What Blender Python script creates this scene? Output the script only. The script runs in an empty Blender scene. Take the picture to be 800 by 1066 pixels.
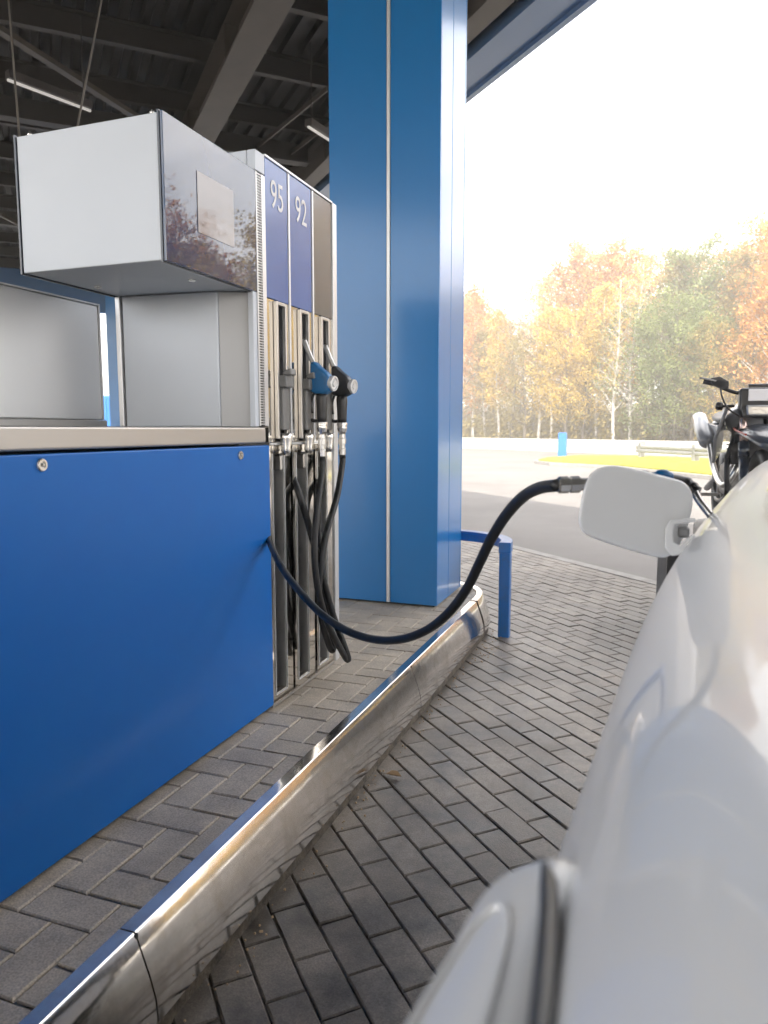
import bpy, bmesh, math, random
from mathutils import Vector, Matrix, noise
R=math.radians
random.seed(7)
sc=bpy.context.scene
COL=sc.collection
# ------------------------------------------------------------------ camera
F=760.0; PITCH=R(6.4); YAW=R(20.1); EYE=1.2
cam=bpy.data.objects.new('camera',bpy.data.cameras.new('camera')); COL.objects.link(cam)
cam.location=(0,0,EYE); cam.rotation_euler=(R(90)-PITCH,0,YAW)
cam.data.sensor_fit='VERTICAL'; cam.data.sensor_height=36; cam.data.lens=36*F/1066
cam.data.clip_start=0.02; cam.data.clip_end=3000
cam.data.dof.use_dof=True; cam.data.dof.focus_distance=2.6; cam.data.dof.aperture_fstop=5.6
sc.camera=cam
# ------------------------------------------------------------------ world, sun, exposure
SUN_EL=R(34); SUN_AZ=R(289.5)       # azimuth counter-clockwise from +X
sd=Vector((math.cos(SUN_AZ)*math.cos(SUN_EL),math.sin(SUN_AZ)*math.cos(SUN_EL),math.sin(SUN_EL)))
w=bpy.data.worlds.new('World'); sc.world=w; w.use_nodes=True
nt=w.node_tree; nt.nodes.clear()
def wn(t,**k):
    n=nt.nodes.new(t)
    for a,b in k.items(): setattr(n,a,b)
    return n
sky=wn('ShaderNodeTexSky',sky_type='NISHITA',sun_disc=False,sun_elevation=SUN_EL,sun_rotation=math.atan2(sd.x,sd.y))
sky.air_density=1.2; sky.dust_density=2.0
tc=wn('ShaderNodeTexCoord'); mp=wn('ShaderNodeMapping'); mp.inputs['Scale'].default_value=(1,1,2.6)
nz=wn('ShaderNodeTexNoise'); nz.inputs['Scale'].default_value=1.7; nz.inputs['Detail'].default_value=7; nz.inputs['Roughness'].default_value=.55
rp=wn('ShaderNodeValToRGB'); rp.color_ramp.elements[0].position=.40; rp.color_ramp.elements[1].position=.62
rp.color_ramp.elements[0].color=(.12,.12,.12,1)
mx=wn('ShaderNodeMixRGB'); mx.inputs[2].default_value=(13,12.6,12.4,1)
bg=wn('ShaderNodeBackground'); bg.inputs['Strength'].default_value=.12
wo=wn('ShaderNodeOutputWorld')
L=nt.links.new
L(tc.outputs['Generated'],mp.inputs['Vector']); L(mp.outputs[0],nz.inputs['Vector']); L(nz.outputs['Fac'],rp.inputs[0])
L(rp.outputs[0],mx.inputs[0]); L(sky.outputs[0],mx.inputs[1]); L(mx.outputs[0],bg.inputs['Color']); L(bg.outputs[0],wo.inputs['Surface'])
sl=bpy.data.lights.new('sun','SUN'); sl.energy=4.0; sl.angle=R(.55); sl.color=(1,.93,.82)
so=bpy.data.objects.new('sun',sl); COL.objects.link(so); so.rotation_euler=sd.to_track_quat('Z','Y').to_euler(); so.location=(0,0,20)
sc.view_settings.view_transform='Standard'; sc.view_settings.look='None'; sc.view_settings.gamma=1
sc.view_settings.exposure=1.85
sc.render.engine='CYCLES'; sc.cycles.use_denoising=True
sc.cycles.max_bounces=6; sc.cycles.diffuse_bounces=3; sc.cycles.glossy_bounces=4; sc.cycles.transmission_bounces=2; sc.cycles.use_adaptive_sampling=True; sc.cycles.adaptive_threshold=.03; sc.cycles.transparent_max_bounces=8
sc.cycles.volume_bounces=0; sc.cycles.caustics_reflective=False; sc.cycles.caustics_refractive=False
sc.cycles.sample_clamp_indirect=8
# ------------------------------------------------------------------ survey helpers (photo pixel -> world place)
CM=Matrix.Rotation(YAW,3,'Z')@Matrix.Rotation(R(90)-PITCH,3,'X'); CP=Vector((0,0,EYE))
def ray(x,y): return CM@Vector(((x-400)/F,-(y-533)/F,-1))
def onz(x,y,z): d=ray(x,y); return CP+d*((z-EYE)/d.z)
def onx(x,y,X): d=ray(x,y); return CP+d*(X/d.x)
def ony(x,y,Y): d=ray(x,y); return CP+d*(Y/d.y)
def atd(x,y,t): return CP+ray(x,y)*t
A1=R(134.5)
D1=Vector((math.cos(A1),math.sin(A1),0)); D2=Vector((D1.y,-D1.x,0))   # canopy grid
def G(a,b,z=0): return D1*a+D2*b+Vector((0,0,z))
# ------------------------------------------------------------------ materials
def mat(name,col,rough=.5,metal=0,coat=0,noise_=None,bump=None,spec=.5,aniso=0,coat_r=.03):
    m=bpy.data.materials.new(name); m.use_nodes=True; t=m.node_tree; b=t.nodes['Principled BSDF']
    b.inputs['Base Color'].default_value=(*col,1); b.inputs['Roughness'].default_value=rough
    b.inputs['Metallic'].default_value=metal; b.inputs['Coat Weight'].default_value=coat; b.inputs['Coat Roughness'].default_value=coat_r
    b.inputs['Specular IOR Level'].default_value=spec
    co=t.nodes.new('ShaderNodeTexCoord').outputs['Object']
    if noise_:   # (scale, colour2, low, high, [rough2])
        n=t.nodes.new('ShaderNodeTexNoise'); n.inputs['Scale'].default_value=noise_[0]; n.inputs['Detail'].default_value=8; n.inputs['Roughness'].default_value=.65
        r=t.nodes.new('ShaderNodeMapRange'); r.inputs['From Min'].default_value=noise_[2]; r.inputs['From Max'].default_value=noise_[3]
        x=t.nodes.new('ShaderNodeMixRGB'); x.inputs[1].default_value=(*col,1); x.inputs[2].default_value=(*noise_[1],1)
        t.links.new(co,n.inputs['Vector']); t.links.new(n.outputs['Fac'],r.inputs['Value']); t.links.new(r.outputs[0],x.inputs[0]); t.links.new(x.outputs[0],b.inputs['Base Color'])
        if len(noise_)>4:
            q=t.nodes.new('ShaderNodeMapRange'); q.inputs['To Min'].default_value=rough; q.inputs['To Max'].default_value=noise_[4]
            t.links.new(r.outputs[0],q.inputs['Value']); t.links.new(q.outputs[0],b.inputs['Roughness'])
    if bump:     # (scale, strength, distance)
        n=t.nodes.new('ShaderNodeTexNoise'); n.inputs['Scale'].default_value=bump[0]; n.inputs['Detail'].default_value=6
        u=t.nodes.new('ShaderNodeBump'); u.inputs['Strength'].default_value=bump[1]; u.inputs['Distance'].default_value=bump[2]
        if len(bump)>3:
            mpp=t.nodes.new('ShaderNodeMapping'); mpp.inputs['Scale'].default_value=bump[3]
            t.links.new(co,mpp.inputs['Vector']); t.links.new(mpp.outputs[0],n.inputs['Vector'])
        else: t.links.new(co,n.inputs['Vector'])
        t.links.new(n.outputs['Fac'],u.inputs['Height']); t.links.new(u.outputs[0],b.inputs['Normal'])
    return m
def brickmat(name,c1,c2,c3,rough):
    m=mat(name,c1,rough,bump=(190,.35,.002)); t=m.node_tree; b=t.nodes['Principled BSDF']
    a=t.nodes.new('ShaderNodeAttribute'); a.attribute_name='tint'
    x=t.nodes.new('ShaderNodeMixRGB'); x.inputs[1].default_value=(*c1,1); x.inputs[2].default_value=(*c2,1); t.links.new(a.outputs['Fac'],x.inputs[0])
    g=t.nodes.new('ShaderNodeNewGeometry')
    n=t.nodes.new('ShaderNodeTexNoise'); n.inputs['Scale'].default_value=5.5; n.inputs['Detail'].default_value=9; n.inputs['Roughness'].default_value=.7
    r=t.nodes.new('ShaderNodeMapRange'); r.inputs['From Min'].default_value=.42; r.inputs['From Max'].default_value=.68
    y=t.nodes.new('ShaderNodeMixRGB'); y.inputs[2].default_value=(*c3,1)
    t.links.new(g.outputs['Position'],n.inputs['Vector']); t.links.new(n.outputs['Fac'],r.inputs['Value']); t.links.new(r.outputs[0],y.inputs[0])
    t.links.new(x.outputs[0],y.inputs[1])
    n2=t.nodes.new('ShaderNodeTexNoise'); n2.inputs['Scale'].default_value=240; n2.inputs['Detail'].default_value=3
    r2=t.nodes.new('ShaderNodeMapRange'); r2.inputs['From Min'].default_value=.35; r2.inputs['From Max'].default_value=.65; r2.inputs['To Min'].default_value=.78; r2.inputs['To Max'].default_value=1.22
    z=t.nodes.new('ShaderNodeMixRGB'); z.blend_type='MULTIPLY'; z.inputs[0].default_value=1
    t.links.new(g.outputs['Position'],n2.inputs['Vector']); t.links.new(n2.outputs['Fac'],r2.inputs['Value'])
    t.links.new(y.outputs[0],z.inputs[1]); t.links.new(r2.outputs[0],z.inputs[2]); t.links.new(z.outputs[0],b.inputs['Base Color'])
    n3=t.nodes.new('ShaderNodeTexNoise'); n3.inputs['Scale'].default_value=1.3; n3.inputs['Detail'].default_value=7; n3.inputs['Roughness'].default_value=.6; n3.inputs['Distortion'].default_value=.6
    r3=t.nodes.new('ShaderNodeMapRange'); r3.inputs['From Min'].default_value=.36; r3.inputs['From Max'].default_value=.60; r3.inputs['To Min'].default_value=.55; r3.inputs['To Max'].default_value=1.12
    z3=t.nodes.new('ShaderNodeMixRGB'); z3.blend_type='MULTIPLY'; z3.inputs[0].default_value=1 if 'lane' in name else .35
    t.links.new(g.outputs['Position'],n3.inputs['Vector']); t.links.new(n3.outputs['Fac'],r3.inputs['Value']); t.links.new(z.outputs[0],z3.inputs[1]); t.links.new(r3.outputs[0],z3.inputs[2]); t.links.new(z3.outputs[0],b.inputs['Base Color'])
    q=t.nodes.new('ShaderNodeMapRange'); q.inputs['To Min'].default_value=rough; q.inputs['To Max'].default_value=rough-.22
    t.links.new(r.outputs[0],q.inputs['Value']); t.links.new(q.outputs[0],b.inputs['Roughness'])
    return m
def leafmat(name,c1,c2):
    m=mat(name,c1,.6); t=m.node_tree; b=t.nodes['Principled BSDF']; out=t.nodes['Material Output']
    g=t.nodes.new('ShaderNodeNewGeometry'); n=t.nodes.new('ShaderNodeTexNoise'); n.inputs['Scale'].default_value=1.1; n.inputs['Detail'].default_value=4
    r=t.nodes.new('ShaderNodeMapRange'); r.inputs['From Min'].default_value=.38; r.inputs['From Max'].default_value=.62
    a=t.nodes.new('ShaderNodeAttribute'); a.attribute_name='tint'
    s=t.nodes.new('ShaderNodeMath'); s.operation='MULTIPLY_ADD'; s.inputs[1].default_value=.6
    k=t.nodes.new('ShaderNodeMath'); k.operation='MULTIPLY'; k.inputs[1].default_value=.5
    x=t.nodes.new('ShaderNodeMixRGB'); x.inputs[1].default_value=(*c1,1); x.inputs[2].default_value=(*c2,1)
    t.links.new(g.outputs['Position'],n.inputs['Vector']); t.links.new(n.outputs['Fac'],r.inputs['Value']); t.links.new(a.outputs['Fac'],k.inputs[0])
    t.links.new(r.outputs[0],s.inputs[0]); t.links.new(k.outputs[0],s.inputs[2]); t.links.new(s.outputs[0],x.inputs[0])
    t.links.new(x.outputs[0],b.inputs['Base Color'])
    tr=t.nodes.new('ShaderNodeBsdfTranslucent'); t.links.new(x.outputs[0],tr.inputs['Color'])
    ms=t.nodes.new('ShaderNodeMixShader'); ms.inputs[0].default_value=.4
    t.links.new(b.outputs[0],ms.inputs[1]); t.links.new(tr.outputs[0],ms.inputs[2]); t.links.new(ms.outputs[0],out.inputs['Surface'])
    return m
M={}
M['blue']=mat('blue_enamel',(.002,.14,.52),.40,coat=.08,spec=.35,noise_=(9,(.003,.15,.53),.4,.7),bump=(3,.06,.004),coat_r=.22)
M['blue_gloss']=mat('blue_column_paint',(.003,.175,.50),.32,coat=.6,bump=(1.6,.05,.004),coat_r=.15)
M['blue_steel']=mat('blue_painted_steel',(.003,.14,.46),.35,coat=.3,noise_=(30,(.02,.13,.35),.5,.7))
M['white']=mat('white_powder_coat',(.63,.68,.76),.35,noise_=(6,(.61,.66,.74),.4,.7),bump=(400,.05,.0005))
M['flank']=mat('shaded_white_coat',(.44,.45,.47),.4)  # white coat darkened, the chamfer's shade is put into the colour
M['satin']=mat('satin_aluminium',(.54,.52,.50),.40,.85,bump=(60,.06,.001,(1,.05,8)))
M['lightal']=mat('anodised_aluminium',(.72,.73,.75),.42,.6)
M['mirror']=mat('mirror_steel',(.72,.69,.64),.07,1,bump=(5,.25,.004))
M['kerbsteel']=mat('polished_kerb_steel',(.77,.745,.71),.11,1,noise_=(14,(.58,.53,.47),.46,.76,.26),bump=(2.6,.45,.012,(1,.7,1)))
M['brush']=mat('brushed_steel_sheet',(.86,.86,.86),.40,.9,bump=(5,.10,.01))
M['dark']=mat('dark_recess',(.02,.02,.022),.5)
M['recess']=mat('grey_recess',(.055,.055,.058),.5)
M['purlin']=mat('dark_purlin_steel',(.036,.033,.031),.5)
M['chanel']=mat('dark_channel_steel',(.16,.15,.14),.25,.9)
M['greypanel']=mat('grey_glass_panel',(.16,.16,.16),.14,coat=.1)
M['bluepanel']=mat('sky_tinted_blue_panel',(.10,.18,.46),.14,coat=.12)  # lavender lift in the base colour paints reflected sky
M['numeral']=mat('white_vinyl_numeral',(.8,.8,.82),.4)
M['glass']=mat('dark_display_glass',(.014,.04,.11),.01,coat=.5,spec=.7,bump=(14,.02,.002,(1,1.2,4)),coat_r=.015)  # blue in the base colour stands in for a sky reflection
M['screen']=mat('pale_display_screen',(.27,.25,.26),.03,coat=.5,bump=(14,.03,.002,(1,1.2,4)))
M['rubber']=mat('black_hose_rubber',(.016,.017,.019),.42,noise_=(40,(.03,.03,.03),.5,.8,.6))
M['plastic']=mat('black_plastic',(.018,.018,.02),.35,bump=(200,.1,.0005))
M['greyplastic']=mat('grey_plastic',(.19,.19,.19),.45)
M['nozblue']=mat('blue_nozzle_plastic',(.01,.13,.33),.38,noise_=(50,(.02,.10,.22),.5,.75,.55))
M['chrome']=mat('chrome_coupling',(.80,.78,.74),.26,.9)
M['chrome2']=mat('worn_aluminium_spout',(.55,.54,.52),.3,1)
M['beam']=mat('painted_canopy_steel',(.095,.083,.072),.45,noise_=(2,(.07,.062,.054),.4,.7))
M['deck']=mat('galvanised_deck',(.022,.022,.024),.5,.3,noise_=(1.2,(.014,.014,.015),.4,.7))
M['fascia']=mat('blue_fascia_panel',(.09,.20,.40),.3,coat=.5)
M['lamp']=mat('lamp_diffuser',(.8,.8,.8),.4)
lb=M['lamp'].node_tree.nodes['Principled BSDF']; lb.inputs['Emission Color'].default_value=(1,.95,.9,1); lb.inputs['Emission Strength'].default_value=.08
M['lamphouse']=mat('lamp_housing',(.05,.045,.045),.4)
M['cable']=mat('steel_cable',(.35,.31,.26),.4,.8)
M['asphalt']=mat('worn_asphalt',(.22,.205,.192),.85,noise_=(.35,(.175,.163,.153),.4,.65),bump=(160,.5,.004))
M['concrete']=mat('pale_concrete',(.36,.34,.32),.8,noise_=(7,(.26,.24,.22),.4,.7),bump=(80,.4,.003))
M['whitewall']=mat('white_painted_concrete',(.66,.65,.63),.7,noise_=(2,(.50,.49,.47),.4,.75),bump=(60,.3,.004))
M['dirt']=mat('sandy_joint_sand',(.17,.15,.12),.95,noise_=(18,(.06,.055,.05),.4,.6),bump=(300,.6,.003))
M['grime']=mat('grimy_concrete_base',(.15,.125,.095),.9,noise_=(22,(.05,.045,.04),.38,.66),bump=(90,.8,.006))
M['soil']=mat('leaf_strewn_soil',(.07,.065,.035),.95,noise_=(1.5,(.11,.09,.03),.4,.6),bump=(40,.6,.02))
M['grass']=mat('sunlit_lawn',(.27,.27,.012),.8,noise_=(3,(.36,.34,.015),.4,.65),bump=(120,.7,.01))
M['lane']=brickmat('grey_lane_paver',(.205,.176,.148),(.30,.26,.22),(.075,.065,.056),.52)
M['islandp']=brickmat('grey_island_paver',(.50,.43,.345),(.60,.52,.42),(.36,.31,.25),.68)
M['carpaint']=mat('white_car_paint',(.88,.88,.875),.36,coat=.5,bump=(1.1,.02,.01),coat_r=.025)
M['carglass']=mat('tinted_car_glass',(.02,.022,.022),.02,coat=1,spec=1)
M['galv']=mat('galvanised_rail',(.33,.33,.34),.5,.4,noise_=(8,(.26,.26,.26),.4,.7))
M['silver']=mat('silver_bike_plastic',(.24,.245,.26),.28,coat=.6)
M['redp']=mat('red_plastic',(.40,.04,.02),.35)
M['engine']=mat('engine_alloy',(.32,.31,.30),.38,.7,noise_=(30,(.18,.17,.16),.45,.7))
M['forktube']=mat('fork_tube',(.55,.42,.38),.2,.8)
M['darknavy']=mat('dark_navy_plastic',(.03,.04,.06),.3,coat=.6)
M['plate']=mat('white_number_plate',(.75,.74,.76),.35)
M['lens']=mat('headlight_lens',(.38,.39,.40),.06,.3,coat=1,bump=(60,.4,.003))
M['amber']=mat('amber_indicator',(.55,.16,.02),.2,coat=.6)
M['bark']=mat('grey_brown_bark',(.15,.125,.10),.9,noise_=(3,(.09,.075,.06),.4,.7))
M['birch']=mat('pale_birch_bark',(.50,.47,.43),.8,noise_=(5,(.14,.12,.11),.56,.62))
M['leaf_or']=leafmat('orange_leaves',(.46,.19,.045),(.58,.32,.09))
M['leaf_ye']=leafmat('golden_leaves',(.46,.30,.045),(.58,.43,.10))
M['leaf_gr']=leafmat('green_leaves',(.11,.16,.05),(.24,.27,.08))
M['leaf_ol']=leafmat('olive_leaves',(.17,.15,.04),(.36,.27,.075))
M['leaf_dead']=mat('dry_fallen_leaf',(.50,.36,.22),.8)
# ------------------------------------------------------------------ object helpers
def tag(o,label,cat,group=None,kind=None):
    o['label']=label; o['category']=cat
    if group: o['group']=group
    if kind: o['kind']=kind
    return o
OFF={}
def thing(name,label,cat,loc,group=None):
    o=bpy.data.objects.new(name,None); COL.objects.link(o); o.location=loc; o.empty_display_size=.2
    OFF[o.name]=Vector(loc); return tag(o,label,cat,group)
def obj(name,bm,m,parent=None,smooth=False,bevel=0,seg=2,label=None):
    me=bpy.data.meshes.new(name); 
    if parent is not None:
        bmesh.ops.translate(bm,verts=bm.verts,vec=-OFF[parent.name])
    bmesh.ops.recalc_face_normals(bm,faces=bm.faces)
    bm.to_mesh(me); bm.free()
    o=bpy.data.objects.new(name,me); COL.objects.link(o)
    for x in (m if isinstance(m,(list,tuple)) else [m]): me.materials.append(M[x])
    if smooth:
        for p in me.polygons: p.use_smooth=True
    if parent is not None: o.parent=parent; OFF[o.name]=OFF[parent.name]
    else: OFF[o.name]=Vector((0,0,0))
    if bevel:
        b=o.modifiers.new('bevel','BEVEL'); b.width=bevel; b.segments=seg; b.limit_method='ANGLE'; b.angle_limit=R(40); b.harden_normals=False
    if label: o['label']=label
    return o
def struct(name,bm,m,**k):
    o=obj(name,bm,m,**k); o['kind']='structure'; return o
def nb(): return bmesh.new()
def box(bm,x0,x1,y0,y1,z0,z1,mi=0):
    v=[bm.verts.new((x,y,z)) for x in (x0,x1) for y in (y0,y1) for z in (z0,z1)]
    for f in ((0,1,3,2),(4,6,7,5),(0,4,5,1),(2,3,7,6),(0,2,6,4),(1,5,7,3)):
        bm.faces.new([v[i] for i in f]).material_index=mi
    return bm
def obox(bm,o,ax,ay,az):     # oriented box from corner o and three edge vectors
    o=Vector(o); v=[bm.verts.new(o+ax*i+ay*j+az*k) for i in (0,1) for j in (0,1) for k in (0,1)]
    for f in ((0,1,3,2),(4,6,7,5),(0,4,5,1),(2,3,7,6),(0,2,6,4),(1,5,7,3)): bm.faces.new([v[i] for i in f])
    return bm
def prism(bm,pts,d):         # polygon (3D points) extruded along d
    d=Vector(d); a=[bm.verts.new(Vector(p)) for p in pts]; b=[bm.verts.new(Vector(p)+d) for p in pts]; n=len(pts)
    bm.faces.new(a); bm.faces.new(b[::-1])
    for i in range(n): bm.faces.new((a[i],a[(i+1)%n],b[(i+1)%n],b[i]))
    return bm
def tube(bm,pts,r,n=12,cap=True):
    pts=[Vector(p) for p in pts]; rr=r if isinstance(r,(list,tuple)) else [r]*len(pts)
    T=[(pts[min(i+1,len(pts)-1)]-pts[max(i-1,0)]).normalized() for i in range(len(pts))]
    u=T[0].orthogonal().normalized(); rings=[]
    for p,t,q in zip(pts,T,rr):
        u=(u-t*u.dot(t)).normalized(); v=t.cross(u)
        rings.append([bm.verts.new(p+(u*math.cos(2*math.pi*k/n)+v*math.sin(2*math.pi*k/n))*q) for k in range(n)])
    for a,b in zip(rings,rings[1:]):
        for k in range(n): bm.faces.new((a[k],a[(k+1)%n],b[(k+1)%n],b[k]))
    if cap: bm.faces.new(rings[0][::-1]); bm.faces.new(rings[-1])
    return bm
def spline(pts,k=10):
    pts=[Vector(p) for p in pts]; P=[pts[0]*2-pts[1]]+pts+[pts[-1]*2-pts[-2]]; out=[]
    for i in range(1,len(P)-2):
        a,b,c,d=P[i-1:i+3]
        for j in range(k):
            t=j/k; out.append(.5*((2*b)+(c-a)*t+(2*a-5*b+4*c-d)*t*t+(3*b-a-3*c+d)*t**3))
    out.append(pts[-1]); return out
def lathe(bm,c,ax,prof,n=24):  # prof: (distance along axis, radius)
    c=Vector(c); ax=Vector(ax).normalized(); u=ax.orthogonal().normalized(); v=ax.cross(u); rings=[]
    for h,r in prof: rings.append([bm.verts.new(c+ax*h+(u*math.cos(2*math.pi*k/n)+v*math.sin(2*math.pi*k/n))*max(r,1e-4)) for k in range(n)])
    for a,b in zip(rings,rings[1:]):
        for k in range(n): bm.faces.new((a[k],a[(k+1)%n],b[(k+1)%n],b[k]))
    bm.faces.new(rings[0][::-1]); bm.faces.new(rings[-1]); return bm
def copy_tree(o):
    c=o.copy(); COL.objects.link(c)
    for ch in o.children:
        d=ch.copy(); COL.objects.link(d); d.parent=c
        for g in ch.children: e=g.copy(); COL.objects.link(e); e.parent=d
    return c
# ------------------------------------------------------------------ ground
b=nb(); box(b,-900,900,-900,900,-.30,-.03); struct('ground',b,'soil')
BA=onz(490,467,0); BB=onz(700,475,0); BD=(BB-BA).normalized(); BN=Vector((-BD.y,BD.x,0))   # barrier line, BN points to the wood
def sheet(pts,z,t=.03):
    b=nb(); prism(b,[Vector((p.x,p.y,z-t)) for p in pts],(0,0,t)); return b
P1=BA-BD*90+BN*.6; P2=BA+BD*70+BN*.6
struct('asphalt_forecourt',sheet([P1,P2,P2-BN*130,P1-BN*130],-.004),'asphalt')
ED=4.34
struct('paver_joint_bed',sheet([G(-13,ED-.14),G(13,ED-.14),G(13,-11),G(-13,-11)],.0035,.02),'dirt')
b=nb(); obox(b,G(-13,ED-.13,-.05),D1*26,D2*.12,Vector((0,0,.062))); struct('paving_edge_kerb',b,'concrete',bevel=.006)
XF,XK,IZ=-1.21,-.905,.23
def clipconvex(poly,clip):
    out=poly; n=len(clip)
    for i in range(n):
        ax,ay=clip[i]; bx,by=clip[(i+1)%n]; src=out; out=[]
        ins=lambda p:(bx-ax)*(p[1]-ay)-(by-ay)*(p[0]-ax)>=0
        for k in range(len(src)):
            p,q=src[k],src[(k+1)%len(src)]; ip,iq=ins(p),ins(q)
            if ip: out.append(p)
            if ip!=iq:
                d1=(bx-ax)*(p[1]-ay)-(by-ay)*(p[0]-ax); d2=(bx-ax)*(q[1]-ay)-(by-ay)*(q[0]-ax); t=d1/(d1-d2)
                out.append((p[0]+(q[0]-p[0])*t,p[1]+(q[1]-p[1])*t))
        if len(out)<3: return []
    return out
def pavers(name,cells,m,org,u,v,z,skip,bl,bw,gap,kind='structure',hj=.0012,clip=None):
    """cells: (a,b,la,lb) rectangles in the u,v frame"""
    vs,fs,tint=[],[],[]
    ch=.0035
    for a,c,la,lb in cells:
        g=gap*.5
        cx=org+u*(a+la/2)+v*(c+lb/2)
        if skip(cx.x,cx.y): continue
        dz=random.gauss(0,hj); tx=random.gauss(0,.004); ty=random.gauss(0,.004); tv=random.random()
        i0=len(vs)
        if clip:
            g_=g+ch; rect=[org+u*p+v*q for p,q in ((a+g_,c+g_),(a+la-g_,c+g_),(a+la-g_,c+lb-g_),(a+g_,c+lb-g_))]
            P0=[(r.x,r.y) for r in rect]; P1=clipconvex(P0,clip)
            if len(P1)<3: continue
            if P1!=P0:
                m_=len(P1)
                for h in (-.04,0): vs+=[(x,y,z+h+dz) for x,y in P1]
                for k in range(m_): fs.append((i0+k,i0+(k+1)%m_,i0+m_+(k+1)%m_,i0+m_+k)); tint.append(tv)
                fs.append(tuple(i0+m_+k for k in range(m_))); tint.append(tv); continue
        for lev,(ins,h) in enumerate(((0,-.05),(0,-ch),(ch,0))):
            for (p,q) in ((a+g+ins,c+g+ins),(a+la-g-ins,c+g+ins),(a+la-g-ins,c+lb-g-ins),(a+g+ins,c+lb-g-ins)):
                P=org+u*p+v*q
                vs.append((P.x,P.y,z+h+dz+tx*(p-a-la/2)*1.0+ty*(q-c-lb/2)*1.0))
        for lev in (0,1):
            o_=i0+lev*4
            for k in range(4): fs.append((o_+k,o_+(k+1)%4,o_+4+(k+1)%4,o_+4+k)); tint.append(tv)
        fs.append(tuple(i0+8+k for k in range(4))); tint.append(tv)
    me=bpy.data.meshes.new(name); me.from_pydata(vs,[],fs); me.update()
    at=me.attributes.new('tint','FLOAT','FACE'); at.data.foreach_set('value',tint)
    me.materials.append(M[m]); o=bpy.data.objects.new(name,me); COL.objects.link(o); o['kind']=kind; return o
BL,BW=.184,.0915
cells=[]
nr=int((ED-.15+9)/BW)
for j in range(nr):
    c=ED-.145-(j+1)*BW; off=(j%2)*BL/2
    for i in range(-60,60): cells.append((i*BL+off,c,BL,BW))
def skl(x,y): return (-2.72<x<-.94 and -3.3<y<4.25)
pavers('lane_paving',cells,'lane',Vector((0,0,0)),D1,D2,.010,skl,BL,BW,.0045)
# ------------------------------------------------------------------ island
XC=(XK-2.75)/2; RW=(XK+2.75)/2; YE=4.08; Y0=-3.0
def kerb_path(n=36,inset=0):
    pts=[(XK-inset,Y0)]
    for yy in (-2,-1,0,1,2,3): pts.append((XK-inset,yy))
    for k in range(n+1):
        t=math.pi*k/n; ex=.38
        cx=math.cos(t); sy=math.sin(t)
        pts.append((XC+(RW-inset)*math.copysign(abs(cx)**ex,cx),YE+(.49-inset)*abs(sy)**.9))
    for yy in (3,2,1,0,-1,-2): pts.append((-2.75+inset,yy))
    pts.append((-2.75+inset,Y0)); return pts
kp=kerb_path(); isl=[Vector((x,y,.0)) for x,y in kerb_path(inset=.03)]
b=nb(); prism(b,isl,(0,0,IZ-.011)); struct('island_base',b,'concrete')
b=nb(); prism(b,[Vector((x,y,-.01)) for x,y in kerb_path(inset=-.034)],(0,0,.062)); struct('island_footing',b,'grime')
# herringbone pavers on the island
cells=[]
W=.0925
for i in range(-50,60):
    for j in range(-50,60):
        s=(i-j)%4
        if s==0: cells.append((i*W,j*W,2*W,W))
        elif s==3: cells.append((i*W,j*W,W,2*W)) if (i-(j+1))%4==2 else None
    
def inside(x,y,pts):
    c=False; n=len(pts)
    for i in range(n):
        x1,y1=pts[i]; x2,y2=pts[(i+1)%n]
        if (y1>y)!=(y2>y) and x<(x2-x1)*(y-y1)/(y2-y1)+x1: c=not c
    return c
kin=kerb_path(inset=.075); kin_out=kerb_path(inset=.02)
kcl=[]
for p in kerb_path(inset=.041):
    if not kcl or math.hypot(p[0]-kcl[-1][0],p[1]-kcl[-1][1])>1e-4: kcl.append(p)
def ski(x,y): return not inside(x,y,kerb_path(inset=-.2))
pavers('island_paving',cells,'islandp',Vector((XC,.03,0)),Vector((1,0,0)),Vector((0,1,0)),IZ-.004,ski,.185,.0925,.0035,hj=.0006,clip=kcl)
# polished steel kerb, panel by panel
kt=thing('steel_kerb','polished stainless steel kerb wrapped round the pump island','kerb',(XK,1,0))
prof=[(-.040,-.0045),(-.038,0),(-.004,.001),(.0,-.002),(.0145,-.042),(.030,-.084),(.042,-.126),(.045,-.160),(.045,-.178),(.038,-.180),(.02,-.13),(-.002,-.06),(-.006,-.012),(-.040,-.0105)]
def sweep(bm,path,prof,zt):
    n=len(path); rings=[]
    for i,(x,y) in enumerate(path):
        a=Vector(path[max(i-1,0)]); c=Vector(path[min(i+1,n-1)]); t=(c-a).normalized(); nn=Vector((t.y,-t.x))
        rings.append([bm.verts.new((x+nn.x*o,y+nn.y*o,zt+h)) for o,h in prof])
    for a,c in zip(rings,rings[1:]):
        for k in range(len(prof)): bm.faces.new((a[k],a[(k+1)%len(prof)],c[(k+1)%len(prof)],c[k]))
    bm.faces.new(rings[0]); bm.faces.new(rings[-1][::-1]); return bm
dense=[]
for (x1,y1),(x2,y2) in zip(kp,kp[1:]):
    m=max(1,int(math.hypot(x2-x1,y2-y1)/.05))
    for k in range(m): dense.append((x1+(x2-x1)*k/m,y1+(y2-y1)*k/m))
dense.append(kp[-1])
j1=onx(142,985,XK).y; j2=onx(428,700,XK).y; cuts=[Y0,-1.2,j1,j2,4.0]
def ysel(a,c): return [(XK,a+.002)]+[p for p in dense if abs(p[0]-XK)<1e-4 and a+.02<p[1]<c-.02]+[(XK,c-.002)]
for a,c in zip(cuts,cuts[1:]): obj('kerb_panel',sweep(nb(),ysel(a,c),prof,IZ),'kerbsteel',kt,smooth=False)
rest=[p for p in dense if p[1]>4.015 and p[0]>XC]; obj('kerb_panel',sweep(nb(),rest,prof,IZ),'kerbsteel',kt)
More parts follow.
